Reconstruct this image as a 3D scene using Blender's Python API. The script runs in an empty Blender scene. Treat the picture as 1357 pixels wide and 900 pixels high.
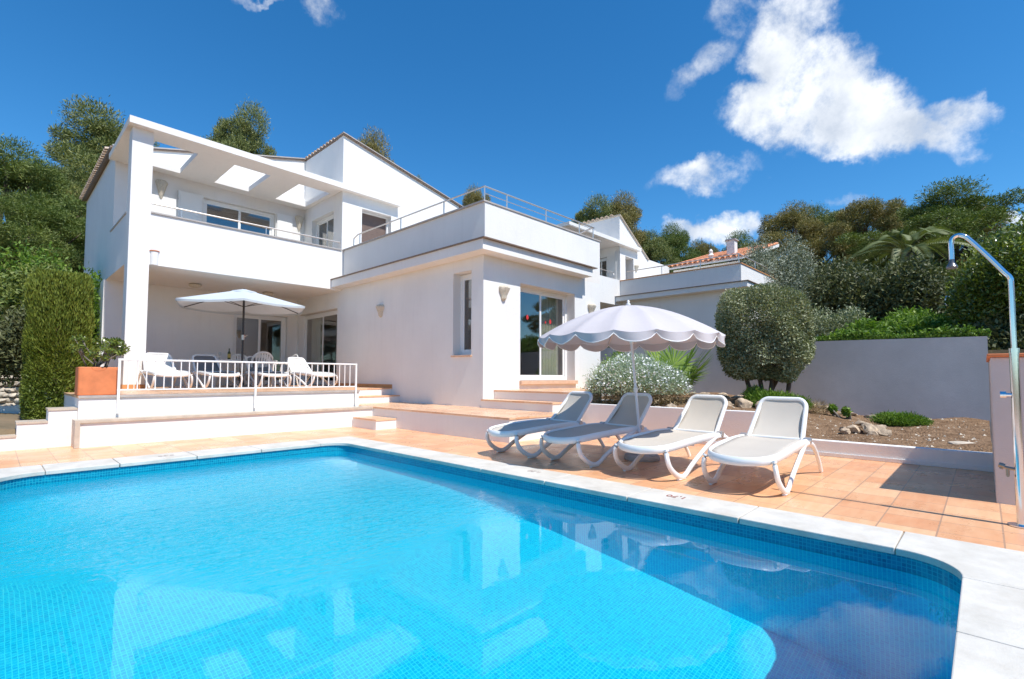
import bpy, bmesh, math, random
import numpy as np
from math import sin, cos, pi, radians, sqrt
random.seed(7)
rng = np.random.default_rng(11)
S = bpy.context.scene
COL = S.collection

# ------------------------------------------------------------------ helpers
class MB:
    """collects polygons, then links them as ONE mesh object"""
    def __init__(s):
        s.v = []; s.f = []
    def add(s, vs, fs):
        o = len(s.v)
        s.v += [tuple(float(c) for c in p) for p in vs]
        s.f += [tuple(i + o for i in f) for f in fs]
        return s
    def box(s, x0, x1, y0, y1, z0, z1):
        vs = [(x0,y0,z0),(x1,y0,z0),(x1,y1,z0),(x0,y1,z0),(x0,y0,z1),(x1,y0,z1),(x1,y1,z1),(x0,y1,z1)]
        return s.add(vs, [(0,3,2,1),(4,5,6,7),(0,1,5,4),(1,2,6,5),(2,3,7,6),(3,0,4,7)])
    def cells(s, xs, ys, zs, solid):
        """boundary faces of a union of grid cells: no inner faces, openings get their reveals"""
        nx, ny, nz = len(xs)-1, len(ys)-1, len(zs)-1
        g = np.zeros((nx+2, ny+2, nz+2), bool)
        for i in range(nx):
            for j in range(ny):
                for k in range(nz):
                    g[i+1,j+1,k+1] = solid((xs[i]+xs[i+1])/2, (ys[j]+ys[j+1])/2, (zs[k]+zs[k+1])/2)
        idx = {}
        def V(i,j,k):
            key = (i,j,k)
            if key not in idx:
                idx[key] = len(s.v); s.v.append((xs[i],ys[j],zs[k]))
            return idx[key]
        for i in range(nx):
            for j in range(ny):
                for k in range(nz):
                    if not g[i+1,j+1,k+1]: continue
                    if not g[i,j+1,k+1]: s.f.append((V(i,j,k),V(i,j,k+1),V(i,j+1,k+1),V(i,j+1,k)))
                    if not g[i+2,j+1,k+1]: s.f.append((V(i+1,j,k),V(i+1,j+1,k),V(i+1,j+1,k+1),V(i+1,j,k+1)))
                    if not g[i+1,j,k+1]: s.f.append((V(i,j,k),V(i+1,j,k),V(i+1,j,k+1),V(i,j,k+1)))
                    if not g[i+1,j+2,k+1]: s.f.append((V(i,j+1,k),V(i,j+1,k+1),V(i+1,j+1,k+1),V(i+1,j+1,k)))
                    if not g[i+1,j+1,k]: s.f.append((V(i,j,k),V(i,j+1,k),V(i+1,j+1,k),V(i+1,j,k)))
                    if not g[i+1,j+1,k+2]: s.f.append((V(i,j,k+1),V(i+1,j,k+1),V(i+1,j+1,k+1),V(i,j+1,k+1)))
        return s
    def prism(s, poly, axis, a, b):
        """poly: 2D points, extruded along axis ('x','y','z') from a to b"""
        n = len(poly)
        def P(p, t):
            return {'x': (t,p[0],p[1]), 'y': (p[0],t,p[1]), 'z': (p[0],p[1],t)}[axis]
        vs = [P(p,a) for p in poly] + [P(p,b) for p in poly]
        fs = [tuple(range(n)), tuple(range(2*n-1, n-1, -1))] + [(i, n+i, n+(i+1)%n, (i+1)%n) for i in range(n)]
        return s.add(vs, fs)
    def tube(s, pts, r, n=10, r2=None, up=(0,0,1), cap=True, closed=False):
        """swept tube; r number or list; r2 = half height for oval sections"""
        pts = [np.array(p, float) for p in pts]; m = len(pts)
        rr = r if isinstance(r, (list,tuple,np.ndarray)) else [r]*m
        r2l = rr if r2 is None else (r2 if isinstance(r2,(list,tuple)) else [r2]*m)
        up = np.array(up, float); o = len(s.v)
        for i in range(m):
            if closed: d = pts[(i+1)%m]-pts[i-1]
            else: d = pts[min(i+1,m-1)]-pts[max(i-1,0)]
            d = d/ (np.linalg.norm(d)+1e-9)
            u = up
            if abs(d@u) > .95: u = np.array((1.,0,0)) if abs(d[0]) < .9 else np.array((0,1.,0))
            a = np.cross(d,u); a /= np.linalg.norm(a); b = np.cross(a,d)
            for k in range(n):
                t = 2*pi*k/n
                p = pts[i] + a*cos(t)*rr[i] + b*sin(t)*r2l[i]
                s.v.append(tuple(p))
        for i in range(m if closed else m-1):
            j = (i+1) % m
            for k in range(n):
                s.f.append((o+i*n+k, o+i*n+(k+1)%n, o+j*n+(k+1)%n, o+j*n+k))
        if cap and not closed:
            s.f.append(tuple(o+k for k in range(n-1,-1,-1)))
            s.f.append(tuple(o+(m-1)*n+k for k in range(n)))
        return s
    def bar(s, p, q, w, h=None, up=(0,0,1)):
        """rectangular bar"""
        h = w if h is None else h
        p = np.array(p,float); q = np.array(q,float); d = q-p; d/=np.linalg.norm(d)
        u = np.array(up,float)
        if abs(d@u) > .95: u = np.array((1.,0,0))
        a = np.cross(d,u); a/=np.linalg.norm(a); b = np.cross(a,d)
        vs = [tuple(c + a*sx*w/2 + b*sy*h/2) for c in (p,q) for sx,sy in ((-1,-1),(1,-1),(1,1),(-1,1))]
        return s.add(vs, [(3,2,1,0),(4,5,6,7),(0,1,5,4),(1,2,6,5),(2,3,7,6),(3,0,4,7)])
    def lathe(s, prof, c=(0,0,0), n=24, cap=True):
        o = len(s.v)
        for r,z in prof:
            for k in range(n):
                t = 2*pi*k/n; s.v.append((c[0]+r*cos(t), c[1]+r*sin(t), c[2]+z))
        for i in range(len(prof)-1):
            for k in range(n):
                s.f.append((o+i*n+k, o+i*n+(k+1)%n, o+(i+1)*n+(k+1)%n, o+(i+1)*n+k))
        if cap:
            s.f.append(tuple(o+k for k in range(n-1,-1,-1)))
            s.f.append(tuple(o+(len(prof)-1)*n+k for k in range(n)))
        return s
    def shear(s, fn):
        s.v = [tuple(fn(*p)) for p in s.v]; return s
    def build(s, name, mat, parent=None, smooth=False, bevel=0, **props):
        me = bpy.data.meshes.new(name); me.from_pydata(s.v, [], s.f); me.update()
        if smooth == 'auto':
            me.polygons.foreach_set('use_smooth', [True]*len(me.polygons))
        elif smooth: me.polygons.foreach_set('use_smooth', [True]*len(me.polygons))
        me.materials.append(mat)
        o = bpy.data.objects.new(name, me); COL.objects.link(o)
        if parent is not None: o.parent = parent
        if smooth == 'auto':
            bm = bmesh.new(); bm.from_mesh(me)
            for e in bm.edges:
                if len(e.link_faces) == 2 and e.calc_face_angle(0) > radians(35): e.smooth = False
            bm.to_mesh(me); bm.free()
        if bevel:
            md = o.modifiers.new('bevel','BEVEL'); md.width = bevel; md.segments = 2; md.limit_method = 'ANGLE'; md.angle_limit = radians(40)
        for k,v in props.items(): o[k] = v
        return o

def empty(name, label, cat, group=None, loc=(0,0,0), rz=0, kind=None):
    o = bpy.data.objects.new(name, None); COL.objects.link(o)
    o.location = loc; o.rotation_euler = (0,0,rz); o.empty_display_size = .2
    tag(o, label, cat, group, kind); return o
def tag(o, label=None, cat=None, group=None, kind=None):
    if label: o['label'] = label
    if cat: o['category'] = cat
    if group: o['group'] = group
    if kind: o['kind'] = kind
    return o
def copy_tree(src, parent=None):
    c = src.copy(); COL.objects.link(c); c.parent = parent
    for ch in list(src.children): copy_tree(ch, c)
    return c
def smooth_path(pts, n=6, closed=False):
    P = [np.array(p,float) for p in pts]; out = []; m = len(P)
    rngi = range(m) if closed else range(m-1)
    for i in rngi:
        if closed: p0,p1,p2,p3 = P[i-1],P[i],P[(i+1)%m],P[(i+2)%m]
        else: p0,p1,p2,p3 = P[max(i-1,0)],P[i],P[i+1],P[min(i+2,m-1)]
        for k in range(n):
            t = k/n
            out.append(.5*((2*p1)+(-p0+p2)*t+(2*p0-5*p1+4*p2-p3)*t*t+(-p0+3*p1-3*p2+p3)*t**3))
    if not closed: out.append(P[-1])
    return out

# ------------------------------------------------------------------ camera
F, CX, CY, H = 657.05, 678.5, 467.5, 1.05
YAW, PITCH, ROLL = radians(43.59), radians(2.709), radians(.142)
fwd = np.array([cos(YAW)*cos(PITCH), sin(YAW)*cos(PITCH), sin(PITCH)])
rgt = np.array([sin(YAW), -cos(YAW), 0.]); upv = np.cross(rgt, fwd)
R2 = rgt*cos(ROLL)+upv*sin(ROLL); U2 = np.cross(R2, fwd)
from mathutils import Matrix
cd = bpy.data.cameras.new('camera'); cam = bpy.data.objects.new('camera', cd); COL.objects.link(cam)
M = Matrix(((R2[0],U2[0],-fwd[0],0),(R2[1],U2[1],-fwd[1],0),(R2[2],U2[2],-fwd[2],H),(0,0,0,1)))
cam.matrix_world = M
cd.sensor_width = 36; cd.lens = F/1357*36; cd.shift_y = 17.5/1357; cd.shift_x = 0
cd.clip_start = .05; cd.clip_end = 2000
S.camera = cam
def away(px, dist, z=0.):
    """ground point in the compass direction of a picture column, at a distance in metres"""
    d = (px-CX)*R2 + F*fwd; d = d[:2]/np.linalg.norm(d[:2])
    return (d[0]*dist, d[1]*dist, z)
def elev(px, py, dist):
    """height of what is seen in that direction at that horizontal distance"""
    d = (px-CX)*R2 - (py-CY)*U2 + F*fwd
    return H + d[2]*dist/np.linalg.norm(d[:2])

# ------------------------------------------------------------------ materials
def mat(name):
    m = bpy.data.materials.new(name); m.use_nodes = True
    nt = m.node_tree; nt.nodes.clear()
    out = nt.nodes.new('ShaderNodeOutputMaterial')
    return m, nt, out
def N(nt, t, **kw):
    n = nt.nodes.new(t)
    for k,v in kw.items():
        if k in n.inputs: n.inputs[k].default_value = v
        else: setattr(n, k, v)
    return n
def L(nt, a, b): nt.links.new(a, b)
def ramp(nt, fac, stops):
    r = nt.nodes.new('ShaderNodeValToRGB'); el = r.color_ramp.elements
    while len(el) < len(stops): el.new(.5)
    for e,(p,c) in zip(el, stops):
        e.position = p; e.color = (*c,1) if len(c)==3 else c
    L(nt, fac, r.inputs[0]); return r.outputs[0]
def mixc(nt, fac, a, b, mode='MIX'):
    m = nt.nodes.new('ShaderNodeMix'); m.data_type = 'RGBA'; m.blend_type = mode
    for inp, val in ((m.inputs[0],fac),(m.inputs[6],a),(m.inputs[7],b)):
        if hasattr(val,'is_linked') or hasattr(val,'links'): L(nt, val, inp)
        elif isinstance(val,(int,float)): inp.default_value = val
        else: inp.default_value = (*val,1)
    return m.outputs[2]
def noise(nt, scale, detail=4, rough=.55, vec=None, dist=0):
    n = N(nt,'ShaderNodeTexNoise', Scale=scale, Detail=detail, Roughness=rough, Distortion=dist)
    if vec is not None: L(nt, vec, n.inputs['Vector'])
    return n.outputs['Fac']
def objco(nt): return nt.nodes.new('ShaderNodeTexCoord').outputs['Object']
def worldco(nt): return nt.nodes.new('ShaderNodeNewGeometry').outputs['Position']
def bump(nt, h, strength=.3, dist=.01):
    b = N(nt,'ShaderNodeBump', Strength=strength, Distance=dist); L(nt,h,b.inputs['Height']); return b.outputs[0]
def princ(nt, out, **kw):
    p = nt.nodes.new('ShaderNodeBsdfPrincipled')
    for k,v in kw.items():
        if hasattr(v,'links'): L(nt, v, p.inputs[k])
        elif isinstance(v, tuple): p.inputs[k].default_value = (*v,1) if len(v)==3 else v
        else: p.inputs[k].default_value = v
    L(nt, p.outputs[0], out.inputs[0]); return p

def m_plain(name, col, rough=.5, var=.06, scale=8, metal=0., bs=0., spec=.5):
    m, nt, out = mat(name); co = worldco(nt) if False else objco(nt)
    nf = noise(nt, scale, 4, .6, co)
    c = ramp(nt, nf, [(.3,tuple(x*(1-var) for x in col)),(.7,tuple(min(1,x*(1+var)) for x in col))])
    kw = dict(Roughness=rough, Metallic=metal); kw['Base Color'] = c; kw['Specular IOR Level'] = spec
    if bs: kw['Normal'] = bump(nt, noise(nt, scale*6, 5, .6, co), bs, .01)
    princ(nt, out, **kw); return m
def m_plaster(name, col=(.80,.79,.77), grime=.06):
    m, nt, out = mat(name); co = worldco(nt)
    a = noise(nt, .7, 5, .6, co); b = noise(nt, 9, 5, .65, co)
    mp = N(nt,'ShaderNodeMapping'); mp.inputs['Scale'].default_value = (4,4,.35); L(nt,co,mp.inputs[0])
    st = noise(nt, 1.6, 5, .7, mp.outputs[0])            # rain streaks
    c1 = ramp(nt, a, [(.3,tuple(x*(1-grime) for x in col)),(.7,col)])
    c2 = mixc(nt, ramp(nt, st, [(.52,(0,0,0)),(.8,(.5,.5,.5))]), c1, tuple(x*.86 for x in col))
    h = N(nt,'ShaderNodeMath', operation='ADD'); L(nt,b,h.inputs[0]); L(nt,noise(nt,60,4,.7,co),h.inputs[1])
    princ(nt, out, **{'Base Color':c2,'Roughness':.85,'Normal':bump(nt,h.outputs[0],.34,.014),'Specular IOR Level':.25})
    return m
def m_tiles(name, c1, c2, grout, pitch, w=.012, rough=.3, off=(0,0), streak=1.):
    m, nt, out = mat(name); co = worldco(nt)
    mp = N(nt,'ShaderNodeMapping'); mp.inputs['Location'].default_value = (off[0],off[1],0); L(nt,co,mp.inputs[0])
    br = N(nt,'ShaderNodeTexBrick', offset=0., squash=1.)
    br.inputs['Scale'].default_value = 1; br.inputs['Mortar Size'].default_value = w/2
    br.inputs['Brick Width'].default_value = pitch; br.inputs['Row Height'].default_value = pitch
    br.inputs['Color1'].default_value=(0,0,0,1); br.inputs['Color2'].default_value=(1,1,1,1); br.inputs['Mortar'].default_value=(.5,.5,.5,1)
    br.inputs['Bias'].default_value = 0
    L(nt, mp.outputs[0], br.inputs['Vector'])
    ms = N(nt,'ShaderNodeMapping'); ms.inputs['Scale'].default_value = (1.2,7,1); L(nt,co,ms.inputs[0])
    nf = noise(nt, 2.2, 6, .65, ms.outputs[0])
    base = ramp(nt, nf, [(.25,c1),(.75,c2)])
    tv = mixc(nt, .30, base, br.outputs['Color'], 'SOFT_LIGHT')
    dirt = noise(nt, .9, 5, .6, co)
    tv = mixc(nt, ramp(nt,dirt,[(.5,(0,0,0)),(.8,(.14,.14,.14))]), tv, tuple(x*.82 for x in c1))
    c = mixc(nt, br.outputs['Fac'], tv, grout)
    h = N(nt,'ShaderNodeMath', operation='MULTIPLY_ADD'); L(nt,br.outputs['Fac'],h.inputs[0]); h.inputs[1].default_value=-1; L(nt,noise(nt,14,3,.5,co),h.inputs[2])
    rg = ramp(nt, noise(nt,3,5,.6,co), [(.3,(rough*.7,)*3),(.7,(min(1,rough*1.5),)*3)])
    princ(nt, out, **{'Base Color':c,'Roughness':rg,'Normal':bump(nt,h.outputs[0],.15,.006)})
    return m
def m_leaf(name, cols, trans=.25, rough=.55, spec=.35):
    """foliage: every leaf card takes its own tone; clumps differ a little"""
    m, nt, out = mat(name)
    ge = nt.nodes.new('ShaderNodeNewGeometry'); oi = nt.nodes.new('ShaderNodeObjectInfo')
    nz = noise(nt, 1.3, 3, .6, worldco(nt))
    a = N(nt,'ShaderNodeMath', operation='MULTIPLY_ADD'); L(nt,ge.outputs['Random Per Island'],a.inputs[0]); a.inputs[1].default_value=.55; 
    b = N(nt,'ShaderNodeMath', operation='MULTIPLY_ADD'); L(nt,nz,b.inputs[0]); b.inputs[1].default_value=.9; b.inputs[2].default_value=-.22
    L(nt,b.outputs[0],a.inputs[2])
    n = len(cols); c = ramp(nt, a.outputs[0], [(i/(n-1),cl) for i,cl in enumerate(cols)])
    d = nt.nodes.new('ShaderNodeBsdfPrincipled'); L(nt,c,d.inputs['Base Color']); d.inputs['Roughness'].default_value=rough; d.inputs['Specular IOR Level'].default_value=spec
    t = nt.nodes.new('ShaderNodeBsdfTranslucent'); tc = mixc(nt, 1., c, (1.1,1.25,.5), 'MULTIPLY'); L(nt,tc,t.inputs[0])
    mx = nt.nodes.new('ShaderNodeMixShader'); mx.inputs[0].default_value = trans
    L(nt,d.outputs[0],mx.inputs[1]); L(nt,t.outputs[0],mx.inputs[2]); L(nt,mx.outputs[0],out.inputs[0])
    return m
def m_glass(name, tint=(.84,.86,.86), r0=1.6):
    m, nt, out = mat(name)
    t = nt.nodes.new('ShaderNodeBsdfTransparent'); t.inputs[0].default_value=(*tint,1)
    g = nt.nodes.new('ShaderNodeBsdfGlossy'); g.inputs['Roughness'].default_value=0.; g.inputs[0].default_value=(1,1,1,1)
    lw = nt.nodes.new('ShaderNodeLayerWeight'); lw.inputs[0].default_value=.5
    pw = N(nt,'ShaderNodeMath',operation='POWER'); L(nt,lw.outputs['Facing'],pw.inputs[0]); pw.inputs[1].default_value=4.
    fr = N(nt,'ShaderNodeMath',operation='MULTIPLY_ADD'); L(nt,pw.outputs[0],fr.inputs[0]); fr.inputs[1].default_value=.85; fr.inputs[2].default_value=.12 if r0>1.5 else .03
    mx = nt.nodes.new('ShaderNodeMixShader'); L(nt,fr.outputs[0],mx.inputs[0]); L(nt,t.outputs[0],mx.inputs[1]); L(nt,g.outputs[0],mx.inputs[2])
    L(nt,mx.outputs[0],out.inputs[0]); return m

PLASTER = m_plaster('white_plaster', (.81,.795,.77), .08)
PLASTER_N = m_plaster('white_plaster_neighbour', (.78,.76,.73))
GREYWALL = m_plaster('garden_wall_plaster', (.64,.60,.585), .24)
CEIL = m_plaster('soffit_plaster', (.80,.76,.71), .03)
STONE = m_plain('limestone_cap', (.52,.44,.35), .5, .15, 9, bs=.1)
DARKCAP = m_plain('brown_stone_edge', (.20,.14,.10), .5, .15, 9)
GREYCAP = m_plain('grey_marble_cap', (.42,.38,.35), .45, .12, 7)
TERRA = m_tiles('terracotta_floor_tiles', (.70,.345,.165), (.79,.46,.255), (.44,.26,.16), .325, .010, .3, (.05,.06))
TERRA2 = m_tiles('terrace_tiles_painted_sheen', (.70,.40,.22), (.78,.50,.31), (.58,.37,.24), .325, .006, .28, (.05,.06))  # deck terracotta again, paler: sheen reflected from bright walls is put into the colour
SILL = m_plain('pink_stone_sill', (.64,.42,.29), .5, .12, 8)
SKIRT = m_plain('terracotta_skirting', (.62,.28,.11), .4, .1, 6)
CLAY = m_plain('terracotta_clay', (.62,.20,.075), .65, .16, 5, bs=.12)
ROOFTILE = m_plain('clay_roof_tile', (.52,.29,.18), .8, .35, 5, bs=.3)
ROOFPALE = m_plain('weathered_roof_tile', (.60,.47,.36), .85, .3, 7, bs=.3)
ALU = m_plain('white_aluminium', (.80,.80,.79), .3, .02, 4)
STEEL = m_plain('brushed_rail_steel', (.62,.58,.54), .35, .05, 20, metal=.7)
CHROME = m_plain('polished_chrome', (.75,.76,.78), .12, .03, 6, metal=1.)
BLACKM = m_plain('dark_pole_metal', (.03,.03,.035), .35, .1, 6)
GLASS = m_glass('window_glass')
CURTAIN = m_plain('cream_curtain', (.72,.70,.56), .9, .05, 3)
SHUTTER = m_plain('brown_roller_shutter', (.16,.11,.09), .6, .1, 4)
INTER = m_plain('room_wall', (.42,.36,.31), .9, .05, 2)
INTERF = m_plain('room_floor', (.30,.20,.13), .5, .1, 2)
RED = m_plain('red_sticker', (.55,.035,.035), .5, .05, 3)
LAMPST = m_plain('carved_lamp_stone', (.58,.52,.42), .8, .2, 40, bs=.6)
SOIL = None
# ------------------------------------------------------------------ sky, sun
SUN_EL, SUN_A = radians(58), radians(2.0)          # sun stands behind the camera's right, over -Y, a touch to -X
sv = np.array((-sin(SUN_A)*cos(SUN_EL), -cos(SUN_A)*cos(SUN_EL), sin(SUN_EL)))
w = bpy.data.worlds.new('World'); S.world = w; w.use_nodes = True
nt = w.node_tree; nt.nodes.clear()
wo = nt.nodes.new('ShaderNodeOutputWorld'); bg = nt.nodes.new('ShaderNodeBackground'); L(nt,bg.outputs[0],wo.inputs[0])
sky = nt.nodes.new('ShaderNodeTexSky'); sky.sky_type='NISHITA'; sky.sun_disc=False; sky.sun_elevation=SUN_EL
sky.sun_rotation = math.atan2(sv[0], sv[1]); sky.altitude=0; sky.air_density=1.0; sky.dust_density=.1; sky.ozone_density=3.0
bg.inputs[1].default_value = .116
tc = nt.nodes.new('ShaderNodeTexCoord'); D = tc.outputs['Generated']
def px_dir(px,py):
    d = (px-CX)*R2-(py-CY)*U2+F*fwd; return d/np.linalg.norm(d)
def vm(op, a, b=None):
    n = nt.nodes.new('ShaderNodeVectorMath'); n.operation=op
    L(nt,a,n.inputs[0])
    if b is not None:
        if hasattr(b,'links'): L(nt,b,n.inputs[1])
        else: n.inputs[1].default_value = tuple(b)
    return n.outputs['Value'] if op in('DOT_PRODUCT','LENGTH') else n.outputs[0]
def mm(op, a, b=None, c=None, clamp=False):
    n = nt.nodes.new('ShaderNodeMath'); n.operation=op; n.use_clamp=clamp
    for i,v in enumerate((a,b,c)):
        if v is None: continue
        if hasattr(v,'links'): L(nt,v,n.inputs[i])
        else: n.inputs[i].default_value=v
    return n.outputs[0]
# clouds sit in fixed compass directions: (column, row, half width, half height, tilt, weight)
CL = [(1045,30,62,62,0,1.1),(1065,85,95,58,.25,1.4),(1035,155,92,60,.1,1.4),(1120,150,112,68,.25,1.4),(1205,172,98,48,.25,1.2),(1262,150,62,42,.2,.95),(1270,205,50,22,.0,.7),
      (975,20,52,40,.3,.55),(935,85,62,24,-.55,.52),(900,120,34,18,-.5,.3),(935,238,96,26,-.08,.62),(985,228,45,14,0,.35),(430,12,34,30,.9,.66),(335,2,44,9,0,.6),
      (965,302,66,26,0,1.0),(905,304,42,18,0,.9),(1130,262,48,16,0,.42),(1340,292,40,16,0,.9),(1342,182,30,12,0,.3),(1228,372,70,22,0,.9),(1165,340,60,40,0,.75),(60,452,140,14,0,.5)]
acc = None
wz = N(nt,'ShaderNodeTexNoise',Scale=9.,Detail=6.,Roughness=.6); L(nt,D,wz.inputs['Vector'])
DW = vm('ADD',D,vm('MULTIPLY',vm('SUBTRACT',wz.outputs['Color'],(.5,.5,.5)),(.115,.115,.115)))
for (px,py,a,b,tl,wt) in CL:
    c = px_dir(px,py); ex = px_dir(px+50,py)-px_dir(px-50,py); ex /= np.linalg.norm(ex); ex -= c*(ex@c); ex/=np.linalg.norm(ex); ey = np.cross(ex,c)
    e1 = ex*cos(tl)-ey*sin(tl); e2 = ex*sin(tl)+ey*cos(tl)
    k = np.linalg.norm(px_dir(px+1,py)-px_dir(px,py))
    u = vm('DOT_PRODUCT',DW,e1/(a*k)); v = vm('DOT_PRODUCT',DW,e2/(b*k)); f = vm('DOT_PRODUCT',D,c)
    r2 = mm('ADD',mm('MULTIPLY',u,u),mm('MULTIPLY',v,v))
    g = mm('MULTIPLY',mm('SUBTRACT',1.25,r2,clamp=True),wt)
    g = mm('MULTIPLY',g,mm('GREATER_THAN',f,.3))
    acc = g if acc is None else mm('SMOOTH_MAX',acc,g,.12)
wn = N(nt,'ShaderNodeTexNoise',Scale=7.,Detail=9.,Roughness=.62,Distortion=.25); L(nt,D,wn.inputs['Vector'])
wn2 = N(nt,'ShaderNodeTexNoise',Scale=26.,Detail=7.,Roughness=.65); L(nt,D,wn2.inputs['Vector'])
wn3 = N(nt,'ShaderNodeTexNoise',Scale=11.,Detail=5.,Roughness=.5); L(nt,vm('ADD',D,(3,1,2)),wn3.inputs['Vector'])
dens = mm('MULTIPLY_ADD',mm('MULTIPLY',acc,1.6,clamp=True),mm('ADD',mm('MULTIPLY',mm('SUBTRACT',wn.outputs['Fac'],.5),2.7),mm('MULTIPLY',mm('SUBTRACT',wn2.outputs['Fac'],.5),1.3)),acc)
mr = N(nt,'ShaderNodeMapRange',interpolation_type='SMOOTHSTEP'); L(nt,dens,mr.inputs[0]); mr.inputs[1].default_value=.20; mr.inputs[2].default_value=1.35
alpha = mm('MULTIPLY',mr.outputs[0],mm('GREATER_THAN',acc,.004))
alpha = mm('MULTIPLY',alpha,.93)
ccol = ramp(nt,mm('ADD',mm('MULTIPLY',wn3.outputs['Fac'],.7),mm('MULTIPLY',wn2.outputs['Fac'],.3)),[(.36,(4.6,5.1,5.9)),(.62,(8.2,8.4,8.6))])
ccn = vm('MULTIPLY',ccol,(1,1,1))
hs = N(nt,'ShaderNodeHueSaturation'); hs.inputs['Saturation'].default_value=1.22; hs.inputs['Value'].default_value=1.07; L(nt,vm('MULTIPLY',sky.outputs[0],(.86,1.04,1.14)),hs.inputs['Color'])
mxs = nt.nodes.new('ShaderNodeMix'); mxs.data_type='RGBA'; mxs.clamp_result=False; L(nt,alpha,mxs.inputs[0]); L(nt,hs.outputs[0],mxs.inputs[6]); L(nt,ccn,mxs.inputs[7])
L(nt,mxs.outputs[2],bg.inputs[0])
sl = bpy.data.lights.new('sun','SUN'); sl.energy=4.7; sl.angle=radians(.53); sl.color=(1,.965,.91)
so = bpy.data.objects.new('sun',sl); COL.objects.link(so)
from mathutils import Vector
so.rotation_euler = Vector(sv).to_track_quat('Z','Y').to_euler(); so.location=(0,-20,40)
S.view_settings.view_transform='Standard'; S.view_settings.look='None'; S.view_settings.exposure=0.30; S.view_settings.gamma=1; S.view_settings.use_curve_mapping=False
S.cycles.max_bounces=10; S.cycles.diffuse_bounces=5; S.cycles.glossy_bounces=5; S.cycles.transmission_bounces=8; S.cycles.transparent_max_bounces=24
S.cycles.caustics_reflective=False; S.cycles.caustics_refractive=True; S.cycles.use_denoising=True; S.cycles.sample_clamp_indirect=4.
try: S.cycles.denoiser='OPENIMAGEDENOISE'
except Exception: pass

# ------------------------------------------------------------------ pool
PX0,PX1,PY0,PY1 = 0.,3.9,.10,7.5
def round_rect(x0,x1,y0,y1,r,n=10):
    """corner radii r = (x0y0, x1y0, x1y1, x0y1)"""
    out=[]
    for (cx,cy,rr,a0) in ((x0+r[0],y0+r[0],r[0],pi),(x1-r[1],y0+r[1],r[1],1.5*pi),(x1-r[2],y1-r[2],r[2],0),(x0+r[3],y1-r[3],r[3],.5*pi)):
        for k in range(n+1):
            t=a0+pi/2*k/n; out.append((cx+rr*cos(t),cy+rr*sin(t)))
    return out
RR=(.33,.33,.33,.45)
def m_mosaic():
    m, nt, out = mat('blue_mosaic_tiles'); co = worldco(nt)
    nrm = nt.nodes.new('ShaderNodeNewGeometry').outputs['Normal']
    sx = nt.nodes.new('ShaderNodeSeparateXYZ'); L(nt,co,sx.inputs[0])
    sn = nt.nodes.new('ShaderNodeSeparateXYZ'); L(nt,nrm,sn.inputs[0])
    def ma(op,a,b=None,c=None):
        n=nt.nodes.new('ShaderNodeMath'); n.operation=op
        for i,v in enumerate((a,b,c)):
            if v is None: continue
            if hasattr(v,'links'): L(nt,v,n.inputs[i])
            else: n.inputs[i].default_value=v
        return n.outputs[0]
    P=.0245; g=.0024
    def line(c): return ma('LESS_THAN',ma('ABSOLUTE',ma('SUBTRACT',ma('FRACT',ma('DIVIDE',c,P)),.5)),g/P)
    def cell(c): return ma('FLOOR',ma('ADD',ma('DIVIDE',c,P),.5))
    onx=ma('LESS_THAN',ma('ABSOLUTE',sn.outputs[0]),.8); ony=ma('LESS_THAN',ma('ABSOLUTE',sn.outputs[1]),.8); onz=ma('LESS_THAN',ma('ABSOLUTE',sn.outputs[2]),.8)
    gl=ma('MAXIMUM',ma('MAXIMUM',ma('MULTIPLY',line(sx.outputs[0]),onx),ma('MULTIPLY',line(sx.outputs[1]),ony)),ma('MULTIPLY',line(sx.outputs[2]),onz))
    cb=nt.nodes.new('ShaderNodeCombineXYZ')
    for i in range(3): L(nt,cell(sx.outputs[i]),cb.inputs[i])
    wn=nt.nodes.new('ShaderNodeTexWhiteNoise'); L(nt,cb.outputs[0],wn.inputs[0])
    c=ramp(nt,wn.outputs[0],[(0.,(.0,.52,.80)),(.5,(.0,.60,.86)),(1.,(.004,.67,.90))])
    c=mixc(nt,gl,c,(.03,.82,.93))
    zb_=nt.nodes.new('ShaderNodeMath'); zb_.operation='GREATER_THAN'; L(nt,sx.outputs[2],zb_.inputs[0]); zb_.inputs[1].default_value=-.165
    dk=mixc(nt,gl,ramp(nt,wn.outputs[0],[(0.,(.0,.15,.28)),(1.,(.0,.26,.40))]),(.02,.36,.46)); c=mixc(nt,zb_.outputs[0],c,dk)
    princ(nt,out,**{'Base Color':c,'Roughness':.25}); return m
MOSAIC=m_mosaic()
def floor_z(y): return -max(.92, 1.87-.195*y)
outl = round_rect(PX0,PX1,PY0,PY1,RR,10); n=len(outl)
mb=MB(); zt=-.045
# walls and sloping floor: floor as strips in y so it follows the slope
mb.v += [(x,y,zt) for x,y in outl] + [(x,y,floor_z(y)) for x,y in outl]
for i in range(n): mb.f.append((i,n+i,n+(i+1)%n,(i+1)%n))
pool = empty('swimming_pool','rectangular blue mosaic swimming pool with pale stone rim and rounded corners','swimming pool',loc=(0,0,0))
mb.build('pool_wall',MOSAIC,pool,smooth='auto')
bm=bmesh.new(); vs=[bm.verts.new((x,y,0)) for x,y in outl]; bm.faces.new(vs)
bmesh.ops.bisect_plane(bm,geom=bm.verts[:]+bm.edges[:]+bm.faces[:],plane_co=(0,4.872,0),plane_no=(0,1,0))
for v in bm.verts: v.co.z=floor_z(v.co.y)
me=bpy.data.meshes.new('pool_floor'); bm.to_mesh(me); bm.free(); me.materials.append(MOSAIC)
o=bpy.data.objects.new('pool_floor',me); COL.objects.link(o); o.parent=pool
POOLPARTS=[o]+[c for c in pool.children]
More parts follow.
